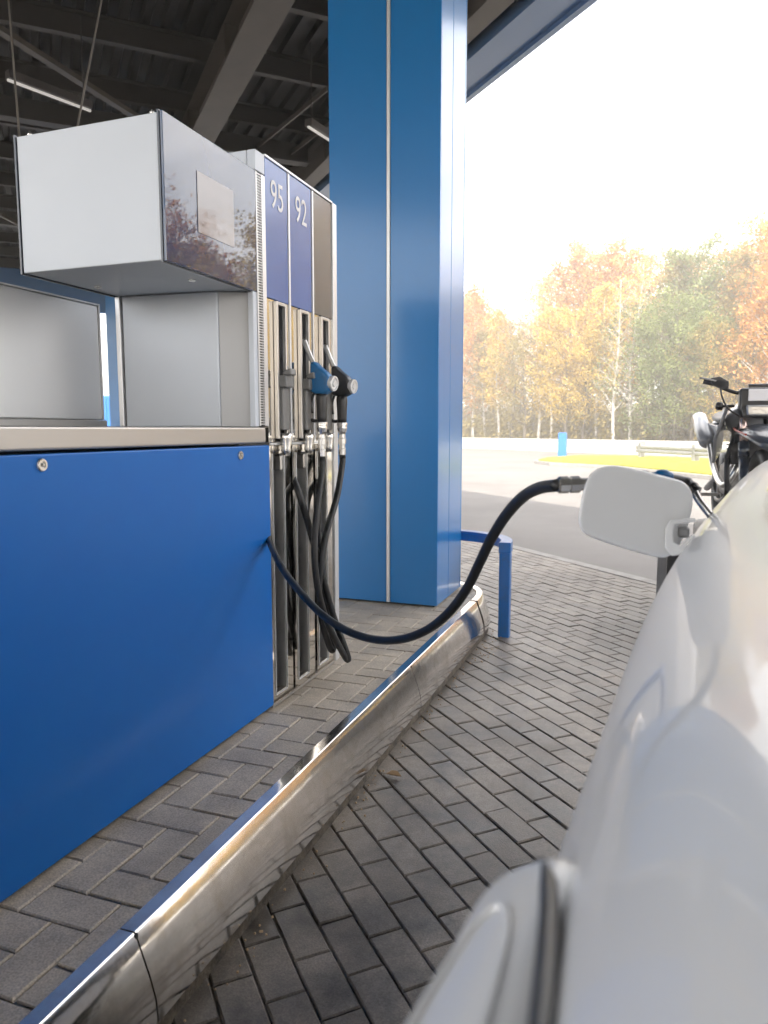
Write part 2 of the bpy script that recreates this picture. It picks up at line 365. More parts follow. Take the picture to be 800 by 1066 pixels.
rest=[p for p in dense if (p[0]<=XC)]; obj('kerb_panel',sweep(nb(),rest,prof,IZ),'kerbsteel',kt)
for o in kt.children:
    for p in o.data.polygons: p.use_smooth=True
    e=o.modifiers.new('edge','EDGE_SPLIT'); e.split_angle=R(35)
b=nb(); 
for yy in (j1,j2,4.006): box(b,XK-.038,XK+.003,yy-.0035,yy+.0035,IZ-.18,IZ-.001); 
obj('joint_cover',b,'dark',kt)
# ------------------------------------------------------------------ fuel dispenser
pd=thing('fuel_dispenser','blue and white fuel dispenser numbered 95 and 92 on the pump island','fuel dispenser',(-1.5,1.4,IZ-.003))
XB=-1.93; YA=-.55; YB=2.165
box(b:=nb(),XB,XF-.022,YA,YB,IZ+.002,1.148); obj('cabinet',b,'dark',pd)
box(b:=nb(),XF-.020,XF,YA,YB+.02,IZ+.012,1.150); bp=obj('blue_panel',b,'blue',pd,bevel=.004)
box(b:=nb(),XB-.005,XB+.0-.001,YA,YB,IZ+.012,1.150); obj('blue_panel',b,'blue',pd,bevel=.002,label='blue panel on the far side of the cabinet')
box(b:=nb(),XB,XF-.001,YA,YB,1.157,1.209); obj('top_rail',b,'satin',pd,bevel=.006,seg=3)
for px,py in ((43,484),(250,474)):
    c=onx(px,py,XF); lathe(b:=nb(),c-Vector((.002,0,0)),(1,0,0),[(0,.014),(.006,.014),(.008,.012),(.008,.008),(.005,.0075)],20); lk=obj('panel_lock',b,'chrome',bp)
    lathe(b:=nb(),c+Vector((.002,0,0)),(1,0,0),[(0,.0045),(.005,.0045),(.006,.003)],6); obj('key_barrel',b,'chrome2',lk)
# pedestal
ped=[(-1.67,2.035),(-1.325,2.07),(-1.223,2.102),(-1.223,2.16),(-1.90,2.16),(-1.90,2.035)]
ped=[(-1.675,2.04),(-1.326,2.07),(-1.326,2.118),(-1.68,2.118)]
prism(b:=nb(),[(x,y,1.211) for x,y in ped],(0,0,.430)); obj('pedestal',b,'white',pd,bevel=.004)
prism(b:=nb(),[(x,y,1.211) for x,y in [(-1.324,2.072),(-1.232,2.112),(-1.232,2.119),(-1.324,2.119)]],(0,0,.430)); obj('pedestal_flank',b,'flank',pd,bevel=.002)
box(b:=nb(),-1.70,-1.682,2.035,2.118,1.211,1.641); obj('corner_trim',b,'lightal',pd,bevel=.002)
box(b:=nb(),-1.2315,XF-.0015,2.098,2.1205,1.211,1.640); obj('corner_trim',b,'white',pd,bevel=.002)
# housing with display
HZ0,HZ1,HY0,HY1,HX=1.643,2.012,1.655,2.118,-1.70
box(b:=nb(),HX+.004,XF-.016,HY0,HY1,HZ0,HZ1); hs=obj('display_housing',b,'white',pd,bevel=.003)
box(b:=nb(),HX-.004,HX+.002,HY0-.003,HY1,HZ0-.004,HZ1+.004); obj('edge_trim',b,'darknavy',hs)
box(b:=nb(),XF-.015,XF-.009,HY0-.003,HY1+.0,HZ0-.005,HZ1+.005); obj('edge_trim',b,'darknavy',hs)
box(b:=nb(),XF-.008,XF,HY0-.001,HY1+.006,HZ0-.003,HZ1+.003); dg=obj('display_glass',b,'glass',pd,bevel=.0015)
prism(b:=nb(),[(XF+.0005,1.800,1.912),(XF+.0005,1.988,1.912),(XF+.0005,1.988,1.748),(XF+.0005,1.800,1.748)],(.0012,0,0)); obj('screen',b,'screen',dg)
for X_,Y_ in ((-1.66,1.668),(-1.25,1.668)):
    lathe(b:=nb(),(X_,Y_,HZ1),(0,0,1),[(0,.007),(.006,.007),(.009,.005),(.013,.003)],10); obj('cap_screw',b,'chrome',hs)
for px,py in ((102,298),(200,291)):
    c=onz(px,py,HZ0); lathe(b:=nb(),c,(0,0,-1),[(0,.011),(.004,.011),(.006,.006)],14); obj('cap_screw',b,'chrome',hs)
# hose column
ZT=2.082
yv0,yv1=2.122,2.164
box(b:=nb(),-1.68,XF-.03,yv0,2.748,1.212,ZT-.002); obj('column_body',b,'white',pd,bevel=.003)
box(b:=nb(),XF-.028,XF+.001,yv0,yv1+.018,2.012+.006,ZT-.002); obj('column_cap',b,'white',pd,bevel=.002)
b=nb(); box(b,XF-.02,XF-.006,yv0+.001,yv1+.016,1.214,2.014); obj('vent_backing',b,'dark',pd)
b=nb(); 
box(b,XF-.006,XF+.001,yv0,yv0+.008,1.214,2.014); box(b,XF-.006,XF+.001,yv1-.006,yv1+.018,1.214,2.014)
z=1.218
while z<2.01: box(b,XF-.005,XF,yv0+.008,yv1-.006,z,z+.0035); z+=.0085
obj('vent_grille',b,'lightal',pd)
cols=[(2.186,2.340),(2.356,2.526),(2.548,2.712)]
pm=['bluepanel','bluepanel','greypanel']
for k,((a,c),m) in enumerate(zip(cols,pm)):
    box(b:=nb(),XF-.026,XF-.001,a,c,1.636,ZT-.006); o=obj('number_panel',b,m,pd,bevel=.0015,label='plain grey panel without a number' if k==2 else ('blue panel with the number 95','blue panel with the number 92')[k])
    if k<2:
        fc=bpy.data.curves.new('t','FONT'); fc.body=('95','92')[k]; fc.size=.128; fc.align_x='CENTER'; fc.extrude=.0004; fc.offset=.0002
        to=bpy.data.objects.new('t',fc); COL.objects.link(to)
        bpy.context.view_layer.update()
        me=bpy.data.meshes.new_from_object(to.evaluated_get(bpy.context.evaluated_depsgraph_get()))
        bpy.data.objects.remove(to)
        b2=nb(); b2.from_mesh(me)
        for v in b2.verts: v.co=Vector((XF+.0006+v.co.z,(a+c)/2+.002+v.co.x*.74,1.932+v.co.y*1.0))
        obj('numeral',b2,'numeral',o)
# frame: side jambs, top edge, dividers
b=nb(); box(b,XF-.027,XF+.004,2.7125,2.750,IZ+.012,ZT); obj('side_frame',b,'lightal',pd,bevel=.002)
b=nb(); box(b,XF-.027,XF+.004,2.184,2.7115,ZT-.005,ZT+.003); obj('top_frame',b,'lightal',pd,bevel=.001)
for yy in (2.348,2.537):
    b=nb(); box(b,XF-.020,XF+.002,yy-.0055,yy+.0055,1.160,ZT-.007); obj('divider',b,'lightal',pd,bevel=.001)
slots=[(2.236,2.298),(2.413,2.478),(2.592,2.656)]
for k,((a,c),(s0,s1)) in enumerate(zip(cols,slots)):
    # upper mirror sheet with a cut slot
    b=nb(); x0,x1=XF-.022,XF-.003
    box(b,x0,x1,a,s0,1.160,1.633); box(b,x0,x1,s1,c,1.160,1.633)
    obj('mirror_sheet',b,'mirror',pd)
    b=nb(); box(b,XF-.065,XF-.055,s0,s1,1.160,1.633); box(b,XF-.055,XF-.004,s0,s0+.003,1.160,1.633); box(b,XF-.055,XF-.004,s1-.003,s1,1.160,1.633)
    obj('nozzle_recess',b,'recess',pd)
    b=nb(); box(b,XF-.002,XF+.012,s0-.006,s0+.006,1.17,1.63); box(b,XF-.002,XF+.012,s1-.005,s1+.004,1.17,1.63); box(b,XF-.002,XF+.012,s0+.006,s1-.005,1.618,1.63)
    obj('slot_rim',b,'satin',pd,bevel=.002)
    # holder
    ym=(s0+s1)/2
    b=nb(); box(b,XF-.03,XF+.040,ym-.028,ym+.028,1.345,1.385); box(b,XF-.03,XF+.025,ym-.024,ym+.024,1.20,1.344); prism(b,[(XF+.02,ym-.02,1.386),(XF+.055,ym-.02,1.386),(XF+.05,ym-.02,1.41),(XF+.02,ym-.02,1.40)],(0,.04,0))
    obj('nozzle_holder',b,'greyplastic',pd,bevel=.005)
    lathe(b:=nb(),(XF+.02,ym,1.19),(0,0,-1),[(0,.02),(.012,.022),(.02,.022),(.05,.016),(.06,.018),(.075,.012)],14); obj('holder_socket',b,'chrome',pd,smooth=True)
    # lower mirror sheet with channel
    b=nb(); zb=IZ+.012; z1=1.148
    l0,l1=s0-.030,s1-.010
    box(b,x0,x1,a,l0,zb,z1); box(b,x0,x1,l1,c,zb,z1); box(b,x0,x1,l0,l1,zb,zb+.035); box(b,x0,x1,l0,l1,1.120,z1)
    obj('mirror_sheet',b,'mirror',pd)
    b=nb(); box(b,XF-.10,XF-.09,l0,l1,zb+.03,1.125); box(b,XF-.09,XF-.0235,l0+.001,l0+.003,zb+.03,1.125)
    ch_=obj('hose_channel',b,'recess',pd)
    b=nb(); box(b,XF-.088,XF-.003,l1-.003,l1-.001,zb+.03,1.125); obj('channel_side',b,'brush',ch_)
    b=nb(); box(b,XF-.04,XF-.003,l1-.018,l1-.004,1.06,1.112); obj('channel_bracket',b,'satin',pd,bevel=.004)
    b=nb(); box(b,XF-.002,XF+.001,l0-.003,l0,zb+.03,1.12); box(b,XF-.002,XF+.001,l1,l1+.003,zb+.03,1.12); box(b,XF-.002,XF+.001,l0,l1,zb+.027,zb+.030); obj('channel_rim',b,'lightal',pd)
b=nb(); box(b,XF-.0015,XF+.002,2.186,2.712,1.150,1.157); obj('cross_joint',b,'lightal',pd)
b=nb(); box(b,-1.90,XF-.11,2.17,2.745,IZ+.002,1.20); obj('column_base',b,'satin',pd)
b=nb(); prism(b,[(XF-.004,2.186,IZ+.001),(XF-.030,2.186,IZ+.001),(XF-.030,2.186,IZ+.0115),(XF-.004,2.186,IZ+.0115)],(0,.526,0)); obj('plinth_strip',b,'satin',pd)
# rear brushed panel on the cabinet
RX=-1.85
box(b:=nb(),RX-.05,RX,.75,2.125,1.236,1.634); rp_=obj('rear_sheet',b,'brush',pd,bevel=.004)
b=nb(); box(b,RX-.052,RX+.004,.75,2.131,1.6345,1.640); box(b,RX-.052,RX+.004,2.1255,2.131,1.236,1.634); obj('sheet_rim',b,'lightal',rp_)
box(b:=nb(),RX-.06,RX+.02,.75,2.128,1.210,1.235); obj('sheet_foot',b,'satin',pd,bevel=.004)
# cables holding the display housing from the canopy
def cable(p0,px,py,label):
    # from the fitting at p0 up to the canopy through a point seen at px,py
    d=ray(px,py)
    q=CP+d*2.4
    e=p0+(q-p0)*((5.0-p0.z)/(q.z-p0.z))
    tube(b:=nb(),[p0,e],.0028,6); return tag(obj('suspension_cable',b,'cable'),label,'cable','cables above the display housing')
cable(Vector((-1.695,1.665,HZ1+.004)),9,0,'thin steel cable rising from the outer corner of the display housing')
cable(ony(80,136,1.665),106,0,'thin steel cable rising from the middle of the display housing top')
# ------------------------------------------------------------------ nozzles hanging in the dispenser
def nozzle(Y,col,label,dx=0):
    t=thing('fuel_nozzle',label,'fuel nozzle',(XF,Y,1.40),'nozzles hanging in the dispenser')
    p=lambda x,z,y=0: Vector((XF+x+dx,Y+y,z))
    tube(b:=nb(),spline([p(-.004,1.53),p(.008,1.50),p(.024,1.462),p(.040,1.432)],5),[.0095]*16,12); obj('spout',b,'chrome2',t,smooth=True)
    out=[(.028,1.452),(.050,1.448),(.062,1.430),(.090,1.412),(.110,1.392),(.113,1.345),(.098,1.335),(.088,1.328),(.045,1.328),(.018,1.345),(.016,1.372),(.030,1.392),(.030,1.42)]
    b=nb(); n=len(out); cx=sum(o[0] for o in out)/n; cz=sum(o[1] for o in out)/n; rings=[]
    for yo,s in ((-.027,.78),(-.024,.92),(-.014,1.0),(.014,1.0),(.024,.92),(.027,.78)):
        rings.append([b.verts.new(p(cx+(x-cx)*s,cz+(z-cz)*s,yo)) for x,z in out])
    for a,c in zip(rings,rings[1:]):
        for k in range(n): b.faces.new((a[k],a[(k+1)%n],c[(k+1)%n],c[k]))
    b.faces.new(rings[0]); b.faces.new(rings[-1][::-1]); bmesh.ops.recalc_face_normals(b,faces=b.faces)
    o=obj('nozzle_body',b,col,t,smooth=True); s=o.modifiers.new('s','SUBSURF'); s.levels=s.render_levels=2
    lathe(b:=nb(),p(.104,1.369),(1,-.12,-.08),[(0,.027),(.012,.028),(.016,.027),(.0165,.021),(.013,.019),(.0125,.012),(.017,.010),(.0175,.002)],24); obj('end_cap',b,'lightal',t)
    lathe(b:=nb(),p(.066,1.336),(.0,0,-1),[(0,.020),(.02,.0215),(.06,.0195),(.09,.0185),(.105,.018),(.107,.016)],18); obj('grip_sleeve',b,'plastic',t,smooth=True)
    tube(b:=nb(),spline([p(.022,1.34),p(.000,1.30),p(.004,1.255),p(.03,1.235),p(.052,1.236)],5),.0065,8); obj('hand_guard',b,'plastic',t,smooth=True)
    tube(b:=nb(),spline([p(.035,1.335),p(.022,1.30),p(.028,1.262)],5),.005,8); obj('trigger',b,'plastic',t,smooth=True)
    lathe(b:=nb(),p(.066,1.229),(0,0,-1),[(0,.020),(.006,.0215),(.012,.0215),(.014,.019),(.018,.0195),(.022,.0205),(.026,.0195),(.035,.0175),(.045,.0135),(.06,.0135),(.062,.0165),(.082,.0165),(.084,.0125),(.10,.0125),(.102,.0145),(.125,.0145)],10); obj('swivel',b,'chrome',t)
    return t
n1=nozzle(2.462,'nozblue','blue nozzle with pale round end cap hanging in the middle slot')
n2=nozzle(2.648,'plastic','black nozzle with pale round end cap hanging in the slot nearest the column')
def hose(t,pts):
    tube(b:=nb(),spline(pts,8),.0125,12); return obj('hose',b,'rubber',t,smooth=True)
def pl(px,py,X): return onx(px,py,X)
hose(n1,[Vector((XF+.066,2.462,1.106)),Vector((XF+.066,2.462,1.06)),pl(331,526,-1.14),pl(327.5,570,-1.135),pl(331,612,-1.125),pl(341,648,-1.115),pl(354,674,-1.10),pl(361,686,-1.09),pl(362.5,684,-1.085),pl(357,668,-1.10),pl(347,640,-1.13),pl(336,600,-1.15),pl(323,552,-1.17),pl(313,518,-1.185),pl(305,497,-1.225)])
hose(n2,[Vector((XF+.066,2.648,1.106)),Vector((XF+.066,2.648,1.07)),pl(351,517,-1.13),pl(340,555,-1.13),pl(333.5,592,-1.14),pl(332.5,625,-1.145),pl(337,653,-1.145),pl(343,672,-1.14),pl(346.5,677,-1.135),pl(347,668,-1.14),pl(342,640,-1.16),pl(336,600,-1.175),pl(332,555,-1.185),pl(331,515,-1.195),pl(333,488,-1.23)])
# ------------------------------------------------------------------ car (frame: d rearwards, lat inwards)
CA=R(3.9); EF=Vector((math.sin(CA),math.cos(CA),0)); ER=Vector((math.cos(CA),-math.sin(CA),0)); 
def K(d,l,z): return EF*d+ER*l+Vector((0,0,z))
CC=.80   # centre line
car=thing('parked_car','white car at the pump with its fuel flap open','car',K(-.3,CC,0))
# stations: d, lateral shift, shoulder params
base=[(.11,.22),(.01,.24),(-.058,.42),(-.088,.64),(-.096,.80),(-.0945,.868),(-.080,.920),(-.059,.985),(-.018,1.050),(.014,1.081),(.050,1.103)]
def lerp(a,b,t): return a+(b-a)*t
def station(d):
    p=[list(q) for q in base]
    if d>1.0:      # rear quarter: shoulder runs inwards and up to the tail
        t=min((d-1.0)/1.25,1.6)
        for i,q in enumerate(p):
            k=[.5,.6,.7,.75,.85,.9,1,1,1,1,1][i]
            q[0]+=.13*t**1.5*k
            if i>=7: q[1]+=[.01,.03,.045,.055][i-7]*t
    if d<-1.0:
        t=(-1.0-d)/1.9
        for i,q in enumerate(p):
            q[0]+=.16*t**2.2
            if i>=4: q[1]-=(.13*t**1.3+.06*min(t*3,1))*(i-3)/7*1.6
    if d>1.9:
        t=(d-1.9)/.35
        for i,q in enumerate(p):
            q[0]+=.10*t*t; 
            if i<5: q[1]+=.10*t*t*(1-i/5)
    # across the top to the centre line
    l,z=p[-1]
    rise=.015 if d<-1.2 else .03
    if d<=-1.2: rise=.05
    top=[(lerp(l,CC,.12),z+.018),(lerp(l,CC,.45),z+rise),(CC,z+rise+.012)]
    full=p+[list(q) for q in top]
    mir=[[2*CC-q[0],q[1]] for q in full[:-1]][::-1]
    return full+mir
ds=[-2.75,-2.7,-2.55,-2.3,-2.0,-1.7,-1.4,-1.2,-1.0,-.7,-.4,-.1,.2,.5,.8,1.0,1.15,1.3,1.5,1.7,1.9,2.05,2.18,2.25]
b=nb(); rings=[]
for d in ds:
    sh=.16 if d in(-2.75,) else (.05 if d==-2.7 else 0); 
    rings.append([b.verts.new(K(d,lerp(l,CC,sh),z-(.05*sh/.16 if z>.5 else -.06*sh/.16))) for l,z in station(d)])
n=len(rings[0])
for a,c in zip(rings,rings[1:]):
    for k in range(n-1): b.faces.new((a[k],a[k+1],c[k+1],c[k]))
    b.faces.new((a[n-1],a[0],c[0],c[n-1]))
b.faces.new(rings[0]); b.faces.new(rings[-1][::-1])
body=obj('body',b,'carpaint',car,smooth=True); s=body.modifiers.new('s','SUBSURF'); s.levels=s.render_levels=2
# wheel arches and door seams cut into the body
cb=nb(); WD=(1.50,-1.42)
for wd in WD:
    lathe(cb,K(wd,-.25,.33),ER,[(0,.375),(.52,.375)],40); lathe(cb,K(wd,2*CC+.25,.33),-ER,[(0,.375),(.52,.375)],40)
# filler pocket
FP=K(1.235,-.005,1.015)
cut=obj('cutter',cb,'dark')
bm_=body.modifiers.new('cut','BOOLEAN'); bm_.operation='DIFFERENCE'; bm_.object=cut; bm_.solver='EXACT'
bpy.context.view_layer.update()
me=bpy.data.meshes.new_from_object(body.evaluated_get(bpy.context.evaluated_depsgraph_get()))
body.modifiers.clear(); body.data=me
for p in me.polygons: p.use_smooth=True
e=body.modifiers.new('edge','EDGE_SPLIT'); e.split_angle=R(40)
bpy.data.objects.remove(cut)
for wd in WD:
    for sgn in (-1,1):
        c0=K(wd,CC+sgn*(CC+.04),.33); ax=-ER*sgn
        ax=ER*(-sgn)
        lathe(b:=nb(),c0,ax,[(0,.20),(.005,.30),(.03,.325),(.17,.325),(.20,.30),(.205,.2)],40); wh=obj('wheel',b,'rubber',car,smooth=True)
        b=nb(); lathe(b,c0+ax*(-.004),ax,[(0,.205),(.012,.20),(.014,.05),(.0,.04)],30); obj('rim',b,'satin',wh)
# cabin: roof, glass
def cabin(d,v):
    """v 0..1 from belt to roof centre"""
    prof=[(0,.050,1.103),(.45,.165,1.36),(.55,.205,1.42),(.7,.30,1.462),(.85,.5,1.485),(1,CC,1.495)]
    return prof
CB=[(-1.05,0),(-.55,.55),(-.25,.95),(.1,1.0),(.5,.97),(.8,.85),(1.04,.60)]
def rows(d0,d1):
    return []
b=nb(); rings=[]
st=[(-1.15,.0),(-.85,.42),(-.45,.86),(-.2,1.0),(.2,1.0),(.6,.96),(.9,.88),(1.15,.66),(1.45,.30),(1.68,.03)]
def cabprof(d,h):
    z0=1.098+.02*max(0,d-1); P=[]
    inn=max(0,d-1.0)*.14+max(0,-.4-d)*.03
    pts=[(.058,0),(.078,.25),(.125,.55),(.170,.78),(.225,.92),(.34,.98),(.55,1.0),(CC,1.02)]
    for l,f in pts:
        P.append((l+inn if l<CC else CC, z0-.01+.40*f*h))
    return P
for d,h in st:
    P=cabprof(d,max(h,.02)); full=P+[(2*CC-l,z) for l,z in P[:-1]][::-1]
    rings.append([b.verts.new(K(d,l,z)) for l,z in full])
n=len(rings[0])
for i,(a,c) in enumerate(zip(rings,rings[1:])):
    for k in range(n-1): b.faces.new((a[k],a[k+1],c[k+1],c[k]))
roof=obj('roof',b,'carpaint',car,smooth=True); s=roof.modifiers.new('s','SUBSURF'); s.levels=s.render_levels=2
def cabpt(d,l0):   # smooth interpolation of the cabin surface
    for (d0,h0),(d1,h1) in zip(st,st[1:]):
        if d0<=d<=d1: h=lerp(h0,h1,(d-d0)/(d1-d0)); break
    P=cabprof(d,h); i=l0*(len(P)-1); k=min(int(i),len(P)-2); t=i-k
    return lerp(P[k][0],P[k+1][0],t),lerp(P[k][1],P[k+1][1],t)
def glasspatch(name,corn,side):   # corn: list of rows (d, v0, v1)
    b=nb(); R_=[]
    for d,v0,v1 in corn:
        row=[]
        for j in range(7):
            l,z=cabpt(d,lerp(v0,v1,j/6)); l-=.004; z+=.004
            if side<0: l=2*CC-l
            row.append(b.verts.new(K(d,l,z)))
        R_.append(row)
    for a,c in zip(R_,R_[1:]):
        for j in range(6): b.faces.new((a[j],a[j+1],c[j+1],c[j]))
    return obj(name,b,'carglass',car,smooth=True)
for sd_ in (1,-1):
    glasspatch('side_window',[(-.80,.03,.10),(-.6,.03,.30),(-.42,.03,.48),(-.2,.03,.50),(.05,.03,.50)],sd_)
    glasspatch('side_window',[(.11,.03,.50),(.4,.03,.50),(.65,.03,.48),(.82,.03,.44),(.96,.035,.36),(1.08,.05,.27),(1.15,.08,.18)],sd_)
def screenpatch(name,dd,vmin):
    b=nb(); R_=[]
    for d in dd:
        row=[]
        for j in range(-8,9):
            v=1-(1-vmin)*abs(j)/8; l,z=cabpt(d,v); z+=.006
            if j>0: l=2*CC-l
            row.append(b.verts.new(K(d,l,z+.002)))
        R_.append(row)
    for a,c in zip(R_,R_[1:]):
        for j in range(len(a)-1): b.faces.new((a[j],a[j+1],c[j+1],c[j]))
    return obj(name,b,'carglass',car,smooth=True)
screenpatch('windscreen',[-1.1,-.95,-.8,-.65,-.5],.62); screenpatch('rear_window',[1.02,1.15,1.3,1.45,1.6],.66)
# belt moulding
# lights, bumpers
for sgn in (0,1):
    L_=lambda l: l if not sgn else 2*CC-l
    b=nb(); obox(b,K(2.16,L_(.10),.80),EF*.12,(ER if not sgn else -ER)*.28,Vector((0,0,.15))); obj('tail_light',b,'redp',car,bevel=.02,seg=3)
    b=nb(); obox(b,K(-2.80,L_(.20),.62),EF*.14,(ER if not sgn else -ER)*.30,Vector((0,0,.13))); obj('headlight',b,'lens',car,bevel=.02,seg=3)
    b=nb(); obox(b,K(-.95,L_(-.20),1.10),EF*.09,(ER if not sgn else -ER)*.20,Vector((0,0,.13))); mo=obj('wing_mirror',b,'carpaint',car,bevel=.03,seg=3)
# door handle, outermost thing at the camera
def handle(side):
    m=lambda d,l,z: K(d,(l if side>0 else 2*CC-l),z)
    # pull bar: long rounded box, cross-section in lat/z, ends tapered
    sec=[(-.045,.915),(-.088,.918),(-.099,.930),(-.101,.952),(-.096,.972),(-.082,.988),(-.062,1.000),(-.046,1.004),(-.038,.985)]
    b=nb(); rings=[]
    for d,s,o_ in ((.075,.25,.02),(.09,.7,.006),(.12,.95,.0),(.18,1,0),(.25,1,0),(.30,1,0),(.325,.98,.0),(.338,.90,.0),(.342,.5,.004)):
        cx,cz=-.070,.958
        rings.append([b.verts.new(m(d,cx+o_+(l-cx)*s,cz+(z-cz)*s)) for l,z in sec])
    n=len(sec)
    for a,c in zip(rings,rings[1:]):
        for k in range(n): b.faces.new((a[k],a[(k+1)%n],c[(k+1)%n],c[k]))
    b.faces.new(rings[0]); b.faces.new(rings[-1][::-1])
    h=obj('door_handle',b,'carpaint',car,smooth=True); s=h.modifiers.new('s','SUBSURF'); s.levels=s.render_levels=2
    # gasket between handle and door
    b=nb(); tube(b,spline([m(.05,-.014,1.052),m(.14,-.030,1.032),m(.22,-.041,1.018),m(.29,-.053,1.003),m(.335,-.064,.990),m(.347,-.074,.975),m(.349,-.086,.955)],6),.0042,8); obj('handle_gasket',b,'plastic',h,smooth=True)
    b=nb(); tube(b,spline([m(.10,-.058,1.001),m(.20,-.060,1.001),m(.27,-.066,.998),m(.295,-.076,.992),m(.28,-.086,.984),m(.22,-.0945,.976),m(.10,-.096,.973)],7),.0016,8); obj('grip_lip',b,'carpaint',h,smooth=True)
    return h
handle(1); handle(-1)
# fuel flap: plate swung out, seen from inside the door line
TT=1.13
fl=[(629,485.5),(640,484),(665,489),(700,498),(712,501),(720,509),(722.5,520),(719,540),(712,560),(703,575),(694,581),(682,580),(650,571),(622,562),(608,556),(603,548),(602,538),(606,515),(611,499),(618,489)]
b=nb(); c0=sum((atd(x,y,TT) for x,y in fl),Vector())/len(fl); nrm=(CP-c0).normalized()
def flp(x,y,s,off):
    u=(x-662)/60; bow=.010*(1-u*u)+.0
    P=atd(x,y,TT+.02*u); P=c0+(P-c0)*s; return P+nrm*(off+bow*.8)
R_=[[b.verts.new(flp(x,y,s,o_)) for x,y in fl] for s,o_ in ((.5,.0085),(.90,.0075),(.975,.006),(1.0,.002),(1.0,-.003),(.95,-.005),(.5,-.004))]
n=len(fl)
for a,c in zip(R_,R_[1:]):
    for k in range(n): b.faces.new((a[k],a[(k+1)%n],c[(k+1)%n],c[k]))
b.faces.new(R_[0]); b.faces.new(R_[-1][::-1])
flap=obj('fuel_flap',b,'carpaint',car,smooth=True); s=flap.modifiers.new('s','SUBSURF'); s.levels=s.render_levels=2
# hinge arm and bracket between the flap and the body
cpl=[(693,549),(698,541.5),(724,539),(726,543),(703,546),(701,553),(702,565),(708,568),(722,556),(730,562),(713,577),(699,579),(692,570)]
b=nb(); prism(b,[atd(x,y,1.105) for x,y in cpl],ray(700,560)*.022); hb=obj('flap_hinge',b,'carpaint',car,bevel=.0025,seg=3)
b=nb(); box(b,-.012,.012,-.01,.01,-.012,.012)
for v in b.verts: v.co=v.co*.7+atd(712,554,1.135)
obj('hinge_block',b,'galv',hb,bevel=.004)
# filler neck
# ------------------------------------------------------------------ hose in use, from dispenser to car
h0=(1.21/ -ray(280,560).x)
hp=[(280,559),(284,572),(292,588),(302,603),(316,620),(336,640),(362,657),(392,666),(420,665),(446,655),(468,637),(486,613),(499,587),(512,560),(528,535),(545,517),(562,508),(582,505)]
tv=thing('fuel_nozzle','black nozzle in the car filler behind the open flap with a long sagging hose','fuel nozzle',atd(690,503,1.19))
pts=[]; nn_=len(hp)
for i,(x,y) in enumerate(hp):
    t=i/(nn_-1); dep=lerp(2.50,1.15,t**.85); pts.append(atd(x,y,dep))
a=pts[0]; s0=Vector((XF-.06,a.y+.045,a.z+.06)); s1=Vector((XF-.02,a.y+.03,a.z+.03))
sm=spline([s0,s1]+pts,7)
tube(b:=nb(),sm,.0105,14); obj('hose',b,'rubber',tv,smooth=True)
ax=(atd(611,504,1.15)-atd(582,505,1.15)); L0=ax.length
lathe(b:=nb(),atd(581,505,1.15),ax,[(0,.0125),(.003,.0135),(.016,.0135),(.0165,.0105),(.019,.0105),(.0195,.0135),(.034,.0135),(.035,.010),(.05,.010)],8); obj('swivel',b,'chrome',tv)
q0=atd(618,503,1.155); q1=atd(672,500,1.18); 
tube(b:=nb(),spline([q0,lerp(q0,q1,.5),q1],6),.017,14); obj('grip_sleeve',b,'plastic',tv,smooth=True)
pp=[atd(660,503,1.18),atd(680,503,1.19),atd(700,504,1.20),atd(716,507,1.20),atd(726,513,1.19)]
tube(b:=nb(),spline(pp,6),[.013]*3+[.015]*4+[.016]*4+[.0165]*4+[.016]*4+[.013]*3+[.011]*3,16); obj('nozzle_body',b,'plastic',tv,smooth=True)
tube(b:=nb(),spline([atd(680,497.5,1.185),atd(690,495.5,1.188),atd(698,497,1.192)],5),[.009]*3+[.011]*5+[.009]*3,12); obj('blue_cover',b,'nozblue',tv,smooth=True)
tube(b:=nb(),spline([atd(723,511,1.19),atd(728,521,1.18),atd(741,538,1.165)],5),.006,12); obj('spout',b,'chrome2',tv,smooth=True)
# ------------------------------------------------------------------ blue clad canopy column
def column(name,x0,x1,y0,y1,z0,z1,label):
    t=thing(name,label,'column',((x0+x1)/2,(y0+y1)/2,z0),'blue columns carrying the canopy')
    jx=x0+(x1-x0)*.545; g=.022
    zb=z0+.012
    b=nb(); box(b,x0+.02,x1-.02,y0+.02,y1-.02,z0,z1-.002); obj('core',b,'dark',t)
    for a,c in ((x0,jx-g/2),(jx+g/2,x1)):
        b=nb(); box(b,a,c,y0,y0+.018,zb,z1); obj('cladding_panel',b,'blue_gloss',t,bevel=.003)
    b=nb(); box(b,jx-g/2+.003,jx+g/2-.001,y0-.006,y0+.016,zb,z1); obj('joint_profile',b,'lightal',t,bevel=.002)
    ym=y0+(y1-y0)*.45
    for a,c in ((y0+.0205,ym-.003),(ym+.003,y1-.019)):
        for X in ((x1-.016,x1-.001),(x0+.001,x0+.016)):
            b=nb(); box(b,X[0],X[1],a,c,zb,z1); obj('cladding_panel',b,'blue_gloss',t,bevel=.002)
    b=nb(); box(b,x0,x1,y1-.018,y1,zb,z1); obj('cladding_panel',b,'blue_gloss',t,bevel=.003)
    return t
CY=3.79; CDEP=.53
cx0=ony(346.5,626,CY).x; cx1=ony(455,632,CY).x
column('canopy_column',cx0,cx1,CY,CY+CDEP,IZ-.003,4.98,'wide blue clad column standing on the pump island')
